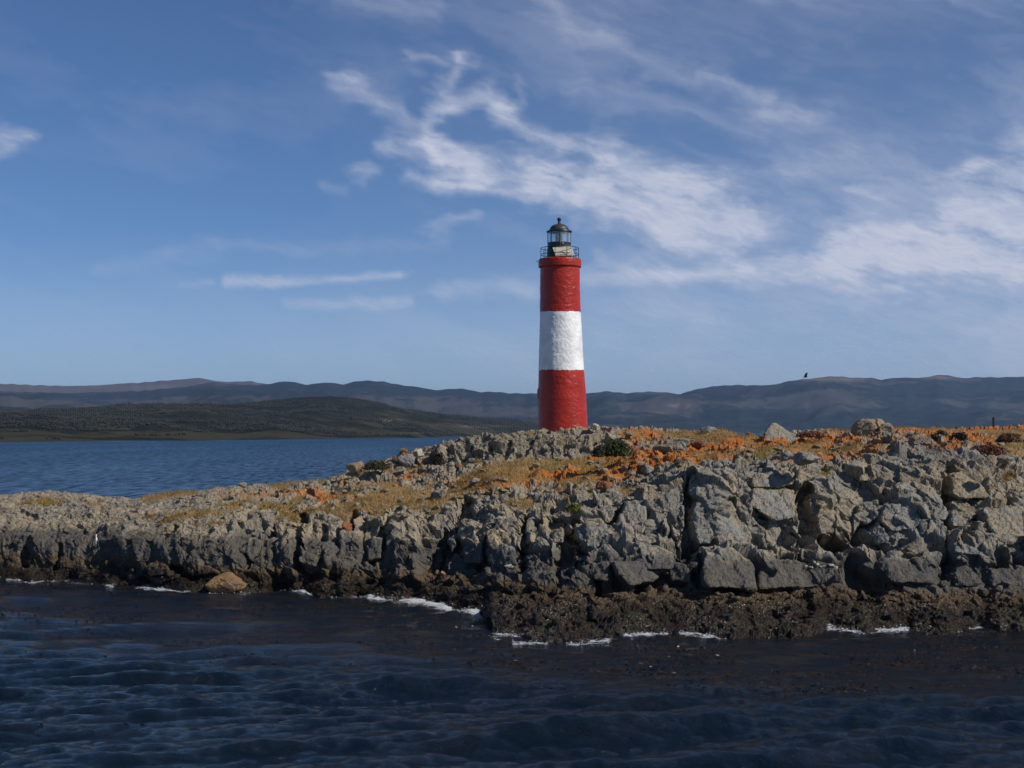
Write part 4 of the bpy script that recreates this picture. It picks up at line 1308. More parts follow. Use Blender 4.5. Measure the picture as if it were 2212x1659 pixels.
def even_mesh(bm, voxel):
    """re-cut a closed bmesh into even quads (voxel remesh), returned as a bmesh"""
    me = bpy.data.meshes.new('tmp')
    bm.to_mesh(me)
    bm.free()
    o = bpy.data.objects.new('tmp', me)
    COL.objects.link(o)
    md = o.modifiers.new('r', 'REMESH')
    md.mode = 'VOXEL'
    md.voxel_size = voxel
    dg = bpy.context.evaluated_depsgraph_get()
    nm = bpy.data.meshes.new_from_object(o.evaluated_get(dg))
    bpy.data.objects.remove(o)
    bpy.data.meshes.remove(me)
    out = bmesh.new()
    out.from_mesh(nm)
    bpy.data.meshes.remove(nm)
    left, best = set(out.verts), []
    while left:                                   # keep only the largest closed piece
        st = [left.pop()]
        comp = list(st)
        while st:
            for e in st.pop().link_edges:
                for w in e.verts:
                    if w in left:
                        left.discard(w)
                        st.append(w)
                        comp.append(w)
        if len(comp) > len(best):
            best = comp
    drop = set(out.verts) - set(best)
    if drop:
        bmesh.ops.delete(out, geom=list(drop), context='VERTS')
    return out


# ------------------------------------------------------------------ rocks
def hull_rock(seed, pts=16, flat=0.75, noise=0.0, sub=0):
    r = random.Random(seed)
    bm = bmesh.new()
    for i in range(pts):
        v = Vector((r.gauss(0, 1), r.gauss(0, 1), r.gauss(0, 1))).normalized() * r.uniform(0.82, 1.05)
        v.z *= flat
        bm.verts.new(v)
    bmesh.ops.convex_hull(bm, input=bm.verts)
    bmesh.ops.delete(bm, geom=[v for v in bm.verts if not v.link_faces], context='VERTS')
    if sub:
        bmesh.ops.bevel(bm, geom=list(bm.edges), offset=0.10, segments=2, profile=0.6, affect='EDGES')
        bm = even_mesh(bm, 0.075 if sub == 1 else 0.05)
        co = np.array([v.co[:] for v in bm.verts])
        f1, _ = facets(co + seed * 3.7, (.55, .55, .8), seed + 40, .8, .5, .45, .09)
        f2 = fbm(co * 3.5, 4, seed + 60)
        for v, a, c in zip(bm.verts, f1, f2):
            v.co += v.co.normalized() * float(a * 0.085 + c * 0.03) * (noise or 1)
    return bm


ROCK_MESH = []
for k in range(16):
    o = bm_obj('rock', hull_rock(100 + k, 13 + k % 5), M_ROCK)
    ROCK_MESH.append(o.data)
    bpy.data.objects.remove(o)
MESH_BY_MAT = {}


def rock_copy(k, mat):
    key = (k, mat.name)
    if key not in MESH_BY_MAT:
        me = ROCK_MESH[k].copy()
        me.materials.clear()
        me.materials.append(mat)
        MESH_BY_MAT[key] = me
    return MESH_BY_MAT[key]


def place_stone(x, y, w, h, mat, seed, sink=0.25, lean=0.3, name='rock', k=None, rot=None):
    """a loose stone as a part of the island, w x h sketch px"""
    p, i, j = on_island(x, y + h * 0.4)
    s = p.y / F
    r = random.Random(seed)
    me = rock_copy(k if k is not None else r.randrange(16), mat)
    o = bpy.data.objects.new(name, me)
    COL.objects.link(o)
    o.parent = ISLAND
    o.scale = (w * s / 2, w * s / 2 * r.uniform(.7, 1.1), h * s / 2 * 1.25)
    o.rotation_euler = rot or (r.uniform(-lean, lean), r.uniform(-lean, lean), r.uniform(0, 6.28))
    o.location = (p.x, p.y, p.z + h * s * (0.5 - sink))
    return o


# rubble lying on the slopes, sized like the photograph's (children of the island)
r = random.Random(21)
ZONES = [  # x0, x1, y offset range between the ridge and the cliff edge, count, size range, material
    (330, 760, 0.05, 0.75, 42, (8, 20), M_ROCK), (760, 1060, 0.1, 0.95, 56, (9, 26), M_ROCK), (900, 1400, 0.35, 1.0, 60, (10, 28), M_ROCK),
    (1280, 1700, 0.05, 0.8, 44, (9, 26), M_ROCK), (1700, 2200, 0.02, 0.5, 36, (9, 24), M_ROCK),
]
cxs = [c[0] for c in COLS]
for x0, x1, f0, f1, n, (s0, s1), mt in ZONES:
    for q in range(n):
        x = r.uniform(x0, x1)
        yr = np.interp(x, cxs, [c[8][0] for c in COLS])
        yc = np.interp(x, cxs, [c[5][0] for c in COLS])
        t = r.uniform(f0, f1)
        y = yr + (yc - yr) * t
        w = s0 + (s1 - s0) * r.random() ** 2
        mm = r.choice([M_ROCK, M_ROCK, M_ROCK, M_TANR, M_TANR, M_ROCKL if 900 < x and t < 0.6 else M_TANR])
        place_stone(x, y, w, w * r.uniform(.4, .75), mm, r.random(), sink=0.35)
# stones along the cliff foot and the wrack line
for q in range(46):
    x = r.uniform(0, 2210)
    y = np.interp(x, cxs, [c[2][0] for c in COLS]) + r.uniform(-8, 24)
    w = r.uniform(12, 34)
    place_stone(x, y, w, w * r.uniform(.5, .8), M_ROCKW, r.random(), sink=0.35)
# white guano-splashed rubble on the ledge under the cave
for q in range(14):
    x = 1722 + q * 6.4 + r.uniform(-2, 2)
    place_stone(x, 1216 + (q % 5) * 2 + r.uniform(-2, 4), r.uniform(7, 13), r.uniform(5, 9), M_PALE, r.random(), sink=0.3)


def base_depth(x, y):
    """depth of the unbroken cliff surface behind a sketch pixel"""
    j = int(np.clip(np.searchsorted(IXS, x), 1, NC - 2))
    v = IBV[:, j]
    run = np.minimum.accumulate(np.concatenate([[1e9], v[:-1]]))
    err = np.abs(v - y) + np.where(v <= run + 0.01, 0, 1e6)
    return IB[int(np.argmin(err)), j, 1]


def slab(pts, out, seed, mat, label=None, thick=1.3, tilt=0.35):
    """one big joint-bounded block of the cliff, a part of the island"""
    r = random.Random(seed)
    cx_ = sum(p[0] for p in pts) / len(pts)
    cy_ = sum(p[1] for p in pts) / len(pts)
    A, B = [], []
    for x, y in pts:
        d = base_depth(x, y)
        X_, Y_, Z_ = zdepth(x, y, d)
        A.append([X_, Z_, 1])
        B.append(Y_)
    sol = np.linalg.lstsq(np.array(A), np.array(B), rcond=None)[0]
    sol[0] += r.uniform(-tilt, tilt)
    sol[1] = np.clip(sol[1], 0.15, 1.3) + r.uniform(-.15, .25)
    d0 = base_depth(cx_, cy_) - out * .5
    c0 = zdepth(cx_, cy_, d0)
    off = d0 - sol[0] * c0[0] - sol[1] * c0[2]
    bm = bmesh.new()
    fr_, bk = [], []
    for x, y in pts:
        x += r.uniform(-2, 2)
        y += r.uniform(-2, 2)
        ux_, uy_, uz_ = zdepth(x, y, 1.0)
        uz_ -= CAM_H
        t = (off + sol[1] * CAM_H) / (1 - sol[0] * ux_ - sol[1] * uz_)
        t = min(max(t, d0 - 1.0), d0 + 1.6)
        p = Vector((ux_ * t, t, CAM_H + uz_ * t))
        fr_.append(bm.verts.new(p))
        c = Vector(c0)
        q = c + (p - c) * 1.08
        bk.append(bm.verts.new((q.x, p.y + thick, q.z - thick * .12)))
    n = len(pts)
    bm.faces.new(fr_)
    bm.faces.new(bk[::-1])
    for i in range(n):
        bm.faces.new((fr_[i], bk[i], bk[(i + 1) % n], fr_[(i + 1) % n]))
    bmesh.ops.recalc_face_normals(bm, faces=bm.faces)
    bmesh.ops.bevel(bm, geom=list(bm.edges), offset=.07, segments=2, profile=.6, affect='EDGES', clamp_overlap=True)
    bm = even_mesh(bm, 0.075)
    bm.normal_update()
    for v in bm.verts:
        v.tag = False
    co = np.array([v.co[:] for v in bm.verts])
    f0 = fbm(co * .9, 3, seed + 5)
    f1, _ = facets(co @ RMJ.T, (.7, .7, 1.1), seed + 41, 1.3, .6, .5, .05)
    fb_ = beds(co @ RMJ.T + .1 * f0[:, None], .17, .9, seed + 43)
    f2, _ = facets(co @ RMJ.T, (.22, .22, .35), seed + 47, .8, .5, .3, .08)
    nn = [v.normal.copy() for v in bm.verts]
    for v, k, a, b_, c, e in zip(bm.verts, nn, f0, f1, f2, fb_):
        v.co += k * float(a * .04 + b_ * .06 + c * .03 + e * .03)
    o = bm_obj('rock_block', bm, mat)
    o.parent = ISLAND
    if label:
        o['label'] = label
    return o


_t = math.radians(22)
RMJ = np.array([[math.cos(_t), 0, math.sin(_t)], [0, 1, 0], [-math.sin(_t), 0, math.cos(_t)]])
Z5 = lambda *a: [(1265 + x * .3268, 867.5 + y * .3268) for x, y in a]
Z6 = lambda *a: [(1717 + x * .3268, 867.5 + y * .3268) for x, y in a]
Z4 = lambda *a: [(723 + x * .294, 867.5 + y * .294) for x, y in a]
Z3 = lambda *a: [(451.8 + x * .2042, 1066 + y * .2042) for x, y in a]
M_SLAB = rock_material('cliff_block', island=False, tide=True, tint=(1.04, 1.03, 1.0))
SLABS = [
    (Z5((275, 670), (400, 650), (400, 900), (330, 960), (200, 900), (190, 830)), .35), (Z5((105, 700), (210, 690), (190, 780), (130, 800)), .3),
    (Z5((0, 780), (100, 770), (150, 850), (110, 930), (60, 980), (0, 960)), .3), (Z5((420, 650), (640, 540), (650, 760), (640, 950), (520, 960), (440, 800)), .15),
    (Z5((700, 470), (830, 460), (840, 600), (730, 640), (690, 600)), .3), (Z5((720, 740), (800, 720), (850, 900), (830, 940), (740, 930)), .4),
    (Z5((840, 590), (960, 570), (1050, 720), (1110, 960), (900, 955), (850, 800)), .5), (Z5((1110, 580), (1390, 580), (1380, 760), (1250, 790), (1090, 680)), .45),
    (Z5((1110, 480), (1350, 450), (1380, 540), (1250, 570), (1110, 560)), .2), (Z5((555, 1090), (620, 1060), (710, 1080), (700, 1200), (560, 1180)), .3),
    (Z5((1150, 1020), (1400, 1050), (1640, 1120), (1640, 1225), (1150, 1235)), .2), (Z5((190, 1060), (330, 1060), (500, 1100), (480, 1180), (300, 1220), (220, 1140)), .3),
    (Z5((355, 960), (470, 950), (590, 1000), (580, 1100), (420, 1120), (370, 1040)), .4), (Z5((1490, 470), (1659, 460), (1659, 600), (1520, 620)), .4),
    (Z5((1480, 650), (1570, 600), (1659, 590), (1640, 740), (1500, 750)), .55), (Z5((50, 1070), (160, 1060), (165, 1190), (60, 1180)), .3),
    (Z6((500, 340), (790, 380), (810, 500), (760, 545), (560, 560), (510, 500)), .3), (Z6((415, 680), (560, 640), (570, 760), (480, 820), (420, 780)), .4),
    (Z6((600, 690), (800, 660), (845, 790), (800, 840), (650, 860), (570, 780)), .4), (Z6((500, 840), (560, 780), (630, 920), (560, 950)), .35),
    (Z6((1045, 480), (1110, 460), (1260, 560), (1290, 640), (1100, 640), (1045, 600)), .2), (Z6((1260, 700), (1500, 690), (1515, 930), (1380, 940), (1270, 800)), .5),
    (Z6((660, 1000), (960, 990), (980, 1080), (930, 1200), (650, 1200), (560, 1090)), .35), (Z6((1060, 900), (1230, 930), (1250, 1010), (1060, 1000)), .3),
    (Z6((1060, 1060), (1230, 1100), (1240, 1220), (1060, 1220)), .3), (Z6((1300, 1100), (1515, 1100), (1515, 1260), (1320, 1260)), .3),
    (Z6((820, 790), (890, 790), (880, 870), (850, 890)), .3), (Z6((860, 690), (1000, 700), (1000, 780), (880, 780)), .25), (Z6((1050, 750), (1180, 760), (1110, 830), (1050, 820)), .25),
    (Z6((160, 620), (240, 590), (300, 620), (240, 740), (160, 740)), .6), (Z6((420, 440), (510, 440), (500, 520), (430, 520)), .25),
    (Z4((1180, 860), (1330, 850), (1330, 980), (1260, 1010), (1160, 1060)), .5), (Z4((1130, 1090), (1220, 1040), (1320, 1080), (1330, 1200), (1200, 1220), (1130, 1180)), .45),
    (Z4((920, 900), (1040, 880), (1000, 960), (920, 990)), .3), (Z4((1410, 870), (1470, 850), (1480, 960), (1410, 970)), .3), (Z4((1600, 960), (1670, 920), (1680, 1040), (1600, 1040)), .3),
    (Z4((1780, 920), (1880, 890), (2010, 940), (1960, 1030), (1900, 1080), (1780, 1000)), .35), (Z4((830, 1020), (880, 980), (900, 1060), (850, 1110)), .3),
    (Z4((340, 880), (420, 900), (400, 980), (330, 960)), .25), (Z4((230, 1000), (350, 1000), (330, 1150), (240, 1180)), .3), (Z4((30, 960), (200, 950), (200, 1140), (60, 1180)), .2),
    (Z4((380, 1000), (480, 930), (470, 1020), (380, 1080)), .3), (Z4((960, 1060), (1080, 1020), (1090, 1180), (950, 1190)), .3),
    (Z3((390, 480), (470, 450), (550, 500), (540, 640), (440, 720), (390, 620)), .35), (Z3((600, 480), (850, 400), (920, 500), (900, 700), (700, 700), (600, 620)), .3),
    (Z3((1130, 520), (1300, 500), (1400, 600), (1300, 690), (1150, 680)), .3), (Z3((100, 480), (200, 440), (220, 560), (100, 560)), .3), (Z3((1700, 460), (1820, 460), (1830, 560), (1740, 620)), .35),
    (Z3((600, 780), (760, 720), (830, 760), (800, 820), (640, 800)), .35), ([(395, 1225), (450, 1222), (475, 1238), (420, 1246)], .4), ([(312, 1222), (352, 1214), (378, 1240), (320, 1246)], .3),
]
for q, (pp, out) in enumerate(SLABS):
    slab(pp, out, 300 + q, M_SLAB)
slab(Z5((790, 960), (1100, 960), (1135, 1255), (800, 1220), (780, 1100)), .75, 399, M_SLAB, 'big flat-faced dark block jutting from the lower cliff', tilt=.05)


def boulder(x, y, w, h, mat, seed, label, group=None, cat='boulder', flat=.8, sink=.22, sub=1, rot=0.0, depth=.9, name='boulder', d=None):
    """a boulder that can be singled out: a thing of its own; (x, y) is its centre in the photo"""
    if d is None:
        p, i, j = on_island(x, y + h * 0.45)
    else:
        X_, Y_, Z_ = zdepth(x, y + h * .45, d)
        p = Vector((X_, Y_, Z_))
    s = p.y / F
    o = bm_obj(name, hull_rock(seed, 17, 1.0, 1.0, sub), mat)
    o.scale = (w * s / 2, w * s / 2 * depth, h * s / 2 * (1 + sink))
    o.rotation_euler = (0, rot, seed * 1.3)
    o.location = (p.x, p.y, p.z + h * s * (0.5 - sink * .5))
    tag(o, label, cat, group)
    return o


boulder(489, 1258, 116, 50, M_BARN, 1, 'large tan boulder at the waterline, dark brown weed round its foot', sub=2, sink=.3)
boulder(749, 1137, 34, 24, M_RUST, 2, 'rounded rust-brown boulder wedged on the grey slope above the dark cliff', rot=-.5)
boulder(1100, 1223, 26, 9, M_PALE, 3, 'flat pale slab lying at the foot of the cliff beside the deep cleft', cat='stone')
boulder(934, 1237, 17, 13, M_TANR, 4, 'rounded grey stone at the cliff foot, left of its twin', cat='stone')
boulder(951, 1239, 15, 12, M_TANR, 5, 'rounded grey stone at the cliff foot, right of its twin', cat='stone')
boulder(1284, 921, 38, 17, M_PALE, 6, 'whitish boulder touching the right foot of the lighthouse', d=73.5)
boulder(1309, 926, 18, 10, M_TANR, 31, 'small tan stone behind and right of the whitish boulder by the lighthouse', cat='stone', d=75)
boulder(768, 1008, 46, 30, M_ROCKL, 7, 'orange lichened boulder standing on the left shoulder of the ridge', d=73.5)
boulder(905, 978, 34, 20, M_PALE, 8, 'cream coloured block on the ridge left of the lighthouse', d=72.5)
boulder(873, 996, 56, 44, M_ROCK, 9, 'grey blocky outcrop at the left end of the upper crag', cat='outcrop', d=74)
boulder(1690, 939, 112, 62, M_ROCK, 10, 'pale grey dome-shaped outcrop on the skyline right of the gap of water', cat='outcrop', sub=2, d=70)
boulder(1880, 929, 98, 60, M_ROCKL, 11, 'craggy orange lichened outcrop, highest on the right skyline', cat='outcrop', sub=2, d=72)
boulder(1915, 924, 40, 36, M_ROCK, 12, 'grey knob at the right end of the orange skyline outcrop', cat='outcrop', d=71)
boulder(1532, 932, 54, 24, M_ROCK, 13, 'low grey outcrop on the skyline between lighthouse and water gap', cat='outcrop', d=73)
boulder(1565, 940, 40, 20, M_TANR, 14, 'tan outcrop sloping down into the skyline gap of water', cat='outcrop', d=74)
boulder(1738, 988, 68, 32, M_ROCK, 15, 'broad smooth grey boulder on the turf above the right cliff', d=59)
boulder(1700, 985, 40, 24, M_ROCK, 16, 'small grey boulder left of the broad smooth one on the turf', d=60)
boulder(1472, 956, 40, 22, M_ROCK, 17, 'grey boulder with a reddish right neighbour on the middle turf', d=68)
boulder(1508, 958, 42, 22, M_RUST, 18, 'reddish grey boulder on the middle turf', d=69)
boulder(1468, 999, 28, 16, M_DARK, 19, 'small dark boulder amid orange lichen on the terrace')
boulder(1396, 1014, 42, 20, M_ROCK, 20, 'grey boulder on the terrace left of the deep cleft')
boulder(989, 1005, 22, 12, M_RUST, 21, 'square orange-brown block on the grass terrace below the crag', cat='stone')
boulder(1307, 1052, 46, 26, M_RUST, 22, 'rust red slanting block at the cliff edge, shaded on its left side', rot=-.4)
boulder(1025, 1040, 30, 20, M_ROCKL, 23, 'orange lichened block at the left end of the terrace streak')
boulder(945, 1062, 34, 22, M_ROCK, 24, 'dark faced grey boulder with orange top on the left slope')
boulder(2170, 990, 50, 22, M_ROCK, 25, 'grey boulder lying on the yellow grass at the right edge', d=58)
boulder(1345, 1012, 26, 14, M_ROCK, 26, 'small grey stone in the orange grass of the terrace', cat='stone')
boulder(524, 1047, 24, 14, M_ROCK, 27, 'small grey rock standing up on the low left ridge', cat='stone', d=72)
boulder(1410, 930, 26, 13, M_ROCK, 28, 'small grey rock on the skyline right of the whitish boulder', cat='stone', d=75)
boulder(2128, 982, 5, 5, M_PALE, 29, 'tiny cream stone at the edge of the yellow grass', cat='stone', sub=0, d=60)
boulder(269, 1122, 6, 4, M_PALE, 30, 'tiny white stone on the left slope', cat='stone', sub=0)
boulder(1450, 965, 110, 40, M_ROCK, 33, 'broad grey ribbed outcrop right of the dark green bush', cat='outcrop', sub=2, d=68, sink=.5)

# ------------------------------------------------------------------ shrubs
def shrub(x, y, w, h, col, seed, label, d=None, n=1500, leaf=0.05, cat='bush'):
    if d is None:
        p, i, j = on_island(x, y + h * .45)
    else:
        X_, Y_, Z_ = zdepth(x, y + h * .5, d)
        p = Vector((X_, Y_, Z_))
    s = p.y / F
    rr = np.random.default_rng(seed)
    root = empty('shrub', (p.x, p.y, p.z))
    tag(root, label, cat)
    W_, H_ = w * s / 2, h * s
    v = rr.normal(size=(n, 3))
    v /= np.linalg.norm(v, axis=1, keepdims=True)
    v[:, 2] = np.abs(v[:, 2])
    rad = rr.uniform(.55, 1.03, n)[:, None] * (1 + 0.22 * fbm(v * 2.3, 3, seed)[:, None])
    c = v * rad * np.array([W_, W_ * .75, H_])
    t1 = rr.normal(size=(n, 3))
    t1 /= np.linalg.norm(t1, axis=1, keepdims=True)
    t2 = np.cross(t1, rr.normal(size=(n, 3)))
    t2 /= np.linalg.norm(t2, axis=1, keepdims=True)
    a = leaf * rr.uniform(.6, 1.4, n)[:, None]
    V = np.stack([c - t1 * a, c + t2 * a * .5, c + t1 * a, c - t2 * a * .5], 1).reshape(-1, 3)
    Q = np.arange(n * 4).reshape(n, 4)
    mt = simple('shrub_leaf', col, 0.9, var=0.5, vscale=3.0)
    o = mesh_arrays('foliage', V, Q, mt)
    o.parent = root
    bm = bmesh.new()
    for q in range(9):
        e = Vector(c[q]) * .8
        tube(bm, [(0, 0, -.05), tuple(e * .5 + Vector((0, 0, .03))), tuple(e)], [.02, .014, .006], 5)
    bm_obj('stem', bm, simple('shrub_stem', (0.10, 0.06, 0.035), 0.9), root)
    return root


shrub(1330, 968, 66, 34, (0.042, 0.045, 0.012), 1, 'dark green cushion bush on the crag right of the lighthouse', d=66.5, n=4200)
shrub(1293, 975, 26, 22, (0.040, 0.040, 0.014), 2, 'small dark bush at the left foot of the green cushion bush', d=66, n=1200)
shrub(948, 990, 26, 24, (0.045, 0.036, 0.02), 3, 'dark brown bush in the shaded foot of the upper crag', d=70, n=1400)
shrub(812, 1005, 56, 18, (0.05, 0.052, 0.018), 4, 'low olive bush right of the orange boulder on the left ridge', d=72.5, n=2400)
shrub(873, 976, 20, 13, (0.36, 0.22, 0.10), 5, 'pale tan grass tuft on the left skyline of the ridge', d=74, n=900, cat='tussock')
shrub(2072, 946, 46, 22, (0.022, 0.018, 0.014), 6, 'near-black bush on the orange plateau at the right', d=66, n=2200)
shrub(1752, 938, 60, 12, (0.20, 0.09, 0.05), 7, 'low reddish scrub left of the orange skyline outcrop', d=68, n=2200, cat='scrub')
shrub(2032, 942, 40, 20, (0.11, 0.075, 0.03), 8, 'olive brown scrub left of the near-black bush', d=66, n=1800, cat='scrub')
shrub(2134, 972, 76, 20, (0.15, 0.06, 0.035), 9, 'wide reddish brown scrub behind the yellow grass', d=62, n=3000, cat='scrub')
shrub(2180, 945, 60, 20, (0.14, 0.075, 0.035), 10, 'brown scrub on the plateau near the right edge', d=68, n=2200, cat='scrub')
shrub(1945, 948, 30, 14, (0.22, 0.15, 0.05), 11, 'straw coloured scrub in the dip right of the orange outcrop', d=68, n=1200, cat='scrub')
shrub(1240, 1098, 34, 14, (0.12, 0.14, 0.02), 12, 'bright green plant patch at the cliff edge in the middle', n=1300, cat='plant')
shrub(1783, 1020, 16, 24, (0.12, 0.14, 0.025), 13, 'bright green plant in the crack above the right cliff', n=700, cat='plant')

# dark post on the right plateau
bx_, by_, bz_ = zdepth(2146, 916, 70)
post = empty('marker_post', (bx_, by_, bz_ - .1))
tag(post, 'short dark wooden post standing on the plateau skyline at the right', 'post')
bm = bmesh.new()
box(bm, (0, 0, .17), (.085, .08, .42))
bmesh.ops.bevel(bm, geom=list(bm.edges), offset=.01, segments=1, affect='EDGES')
M_POST = simple('post_wood', (0.012, 0.010, 0.010), 0.9)
bm_obj('shaft', bm, M_POST, post)
bm = bmesh.new()
box(bm, (0, 0, .40), (.10, .095, .05))
bm_obj('post_cap', bm, M_POST, post)

# ------------------------------------------------------------------ birds
def skinned(name, pts, edges, radii, mat, parent=None, levels=2):
    me = bpy.data.meshes.new(name)
    me.from_pydata(pts, edges, [])
    o = bpy.data.objects.new(name, me)
    COL.objects.link(o)
    sk = o.modifiers.new('skin', 'SKIN')
    me.skin_vertices[0].data[0].use_root = True
    for v, rr in zip(me.skin_vertices[0].data, radii):
        v.radius = rr if hasattr(rr, '__len__') else (rr, rr)
    ss = o.modifiers.new('sub', 'SUBSURF')
    ss.levels = levels
    ss.render_levels = levels
    dg = bpy.context.evaluated_depsgraph_get()
    nm = bpy.data.meshes.new_from_object(o.evaluated_get(dg))
    o.modifiers.clear()
    o.data = nm
    nm.materials.clear()
    nm.materials.append(mat)
    for p in nm.polygons:
        p.use_smooth = True
    if parent:
        o.parent = parent
    return o


M_BBLK = simple('black_feathers', (0.012, 0.012, 0.016), 0.6)
m, N, b = pmat('shag_feathers')
ob = N.new('ShaderNodeTexCoord').outputs['Object']
sxb = N.new('ShaderNodeSeparateXYZ', {0: ob})
# white breast, dark back: plumage split along the body (bird faces -X)
side = N.math('ADD', sxb.outputs[0], N.math('MULTIPLY', sxb.outputs[2], -0.10))
N.put(b.inputs['Base Color'], N.mix(N.step(side, -0.035, 0.0), (0.8, 0.8, 0.78), (0.015, 0.018, 0.022)))
b.inputs['Roughness'].default_value = 0.6
M_SHAG = m
p, _, _ = on_island(210, 1183)
shag = empty('seabird', (p.x, p.y - .05, p.z))
tag(shag, 'small black and white seabird standing upright on the dark band of rock at the left', 'bird')
skinned('body', [(0.02, 0, .10), (0.0, 0, .22), (-.01, 0, .36), (-.03, 0, .45), (-.045, 0, .53), (-.03, 0, .60), (-.055, 0, .635), (.07, 0, .07), (.12, 0, .0), (0, .04, .06), (0, .045, .0), (0, -.04, .06), (0, -.045, .0)],
        [(0, 1), (1, 2), (2, 3), (3, 4), (4, 5), (5, 6), (0, 7), (7, 8), (0, 9), (9, 10), (0, 11), (11, 12)],
        [.07, .085, .065, .035, .028, .032, .025, .04, .022, .02, .012, .02, .012], M_SHAG, shag)
bm = bmesh.new()
tube(bm, [(-.075, 0, .635), (-.105, 0, .632), (-.135, 0, .622)], [.012, .008, .003], 6)
bm_obj('bill', bm, simple('bill_horn', (0.25, 0.16, 0.06), 0.5), shag)
bm = bmesh.new()
for s_ in (-1, 1):
    vs = [bm.verts.new(v) for v in [(0.03, s_ * .075, .34), (0.075, s_ * .07, .28), (0.09, s_ * .05, .10), (0.03, s_ * .082, .16)]]
    ws = [bm.verts.new(v.co + Vector((0.004, s_ * .012, 0))) for v in vs]
    bm.faces.new(vs)
    bm.faces.new(ws)
    for i in range(4):
        bm.faces.new((vs[i], vs[(i + 1) % 4], ws[(i + 1) % 4], ws[i]))
bm_obj('wing', bm, M_BBLK, shag)

bxx, byy, bzz = zdepth(1740, 814.5, 120)
fly = empty('flying_bird', (bxx, byy, bzz))
fly.scale = (.8, .8, .8)
tag(fly, 'tiny dark bird in flight with raised wing, just above the hills at the right', 'bird')
skinned('body', [(-.20, 0, -.02), (-.10, 0, 0), (.05, 0, .0), (.16, 0, .01), (.24, 0, .03), (-.30, 0, -.02)], [(0, 1), (1, 2), (2, 3), (3, 4), (0, 5)], [.03, .055, .06, .04, .022, .018], M_BBLK, fly)
for s_ in (-1, 1):
    bm = bmesh.new()
    sec = [(0, s_ * .04, .02, .13), (.03, s_ * .16, .20, .12), (.09, s_ * .22, .36, .08), (.17, s_ * .25, .47, .02)]
    rows_ = []
    for (x_0, y_0, z_0, ch) in sec:
        rows_.append([bm.verts.new((x_0 + ch, y_0, z_0)), bm.verts.new((x_0, y_0, z_0 + .014)), bm.verts.new((x_0 - ch, y_0, z_0)), bm.verts.new((x_0, y_0, z_0 - .01))])
    for A, B in zip(rows_[:-1], rows_[1:]):
        for i in range(4):
            bm.faces.new((A[i], A[(i + 1) % 4], B[(i + 1) % 4], B[i]))
    bm.faces.new(rows_[0])
    bm.faces.new(rows_[-1])
    bm_obj('wing', bm, M_BBLK, fly)

# ------------------------------------------------------------------ grass blades, shelf weed, floating kelp, spray
def blades(name, P, h, w, mat, seed, lean=.5, up=1.0):
    rr = np.random.default_rng(seed)
    n = len(P)
    a = rr.random(n) * 2 * PI
    hh = (h * rr.uniform(.5, 1.3, n))[:, None]
    dirw = np.stack([np.cos(a), np.sin(a), 0 * a], 1)
    tip = np.stack([rr.normal(0, lean, n), rr.normal(0, lean, n), np.full(n, up)], 1)
    tip /= np.linalg.norm(tip, axis=1, keepdims=True)
    ww = (w * rr.uniform(.6, 1.4, n))[:, None]
    V = np.stack([P - dirw * ww, P + dirw * ww, P + tip * hh], 1).reshape(-1, 3)
    return mesh_arrays(name, V, np.arange(n * 3).reshape(n, 3), mat)


def grass_mat(name, c1, c2, sc=.9):
    m, N, b = pmat(name)
    pos = N.new('ShaderNodeNewGeometry').outputs['Position']
    c = N.mix(N.step(N.noise(pos, sc, 4), 0.35, 0.65), c1, c2)
    c = N.mix(N.step(N.noise(pos, 9, 3), 0.5, 0.7, 0, .5), c, tuple(v * .5 for v in c1))
    N.put(b.inputs['Base Color'], c)
    b.inputs['Roughness'].default_value = .8
    b.inputs['Specular IOR Level'].default_value = .2
    return m


rr = np.random.default_rng(77)
gi, gj = np.nonzero((IGR > 0.7) & (ILV < 8.6))
sel = rr.choice(len(gi), min(75000, len(gi)), replace=False)
gp = IP[gi[sel], gj[sel]] + rr.normal(0, .04, (len(sel), 3)) * np.array([1, 1, 0])
o = blades('dry_grass', gp, .17, .011, grass_mat('straw_blades', (0.22, 0.15, 0.045), (0.40, 0.24, 0.09)), 1, .5)
tag(o, 'dry golden grass growing between the rocks on top of the island', 'grass', kind='stuff')
ki, kj = np.nonzero((ILV > 0.95) & (ILV < 1.9) & (IP[..., 2] < 0.75) & (IP[..., 2] > -0.1))
sel = rr.choice(len(ki), min(46000, len(ki)), replace=False)
kp = IP[ki[sel], kj[sel]]
dens_ = fbm(kp * 0.9, 3, 5) > -.15
kp = kp[dens_]
o = blades('shore_weed', kp, .08, .022, grass_mat('weed_fronds', (0.014, 0.008, 0.003), (0.055, 0.027, 0.010), 1.4), 2, 1.4, .25)
tag(o, 'brown seaweed and mussel crust on the wave-cut shelf', 'seaweed', kind='stuff')
# shells
sel = rr.choice(len(ki), min(24000, len(ki)), replace=False)
sp_ = IP[ki[sel], kj[sel]]
uu, vv = IU[ki[sel], kj[sel]], IV[ki[sel], kj[sel]]
msk = (fbm(sp_ * .7, 3, 15) + 1.1 * np.exp(-((uu - 1650) / 60) ** 2 - ((vv - 1318) / 14) ** 2) + .7 * np.exp(-((uu - 1200) / 120) ** 2 - ((vv - 1300) / 12) ** 2) + .5 * np.exp(-((uu - 2010) / 120) ** 2 - ((vv - 1310) / 14) ** 2)) > .55
sp_ = sp_[msk] + np.array([0, -.03, .03])
o = blades('shells', sp_, .035, .018, simple('shell_white', (0.50, 0.46, 0.36), .5), 3, 1.5, .6)
tag(o, 'pale shells and barnacles scattered over the low shelf', 'shells', kind='stuff')
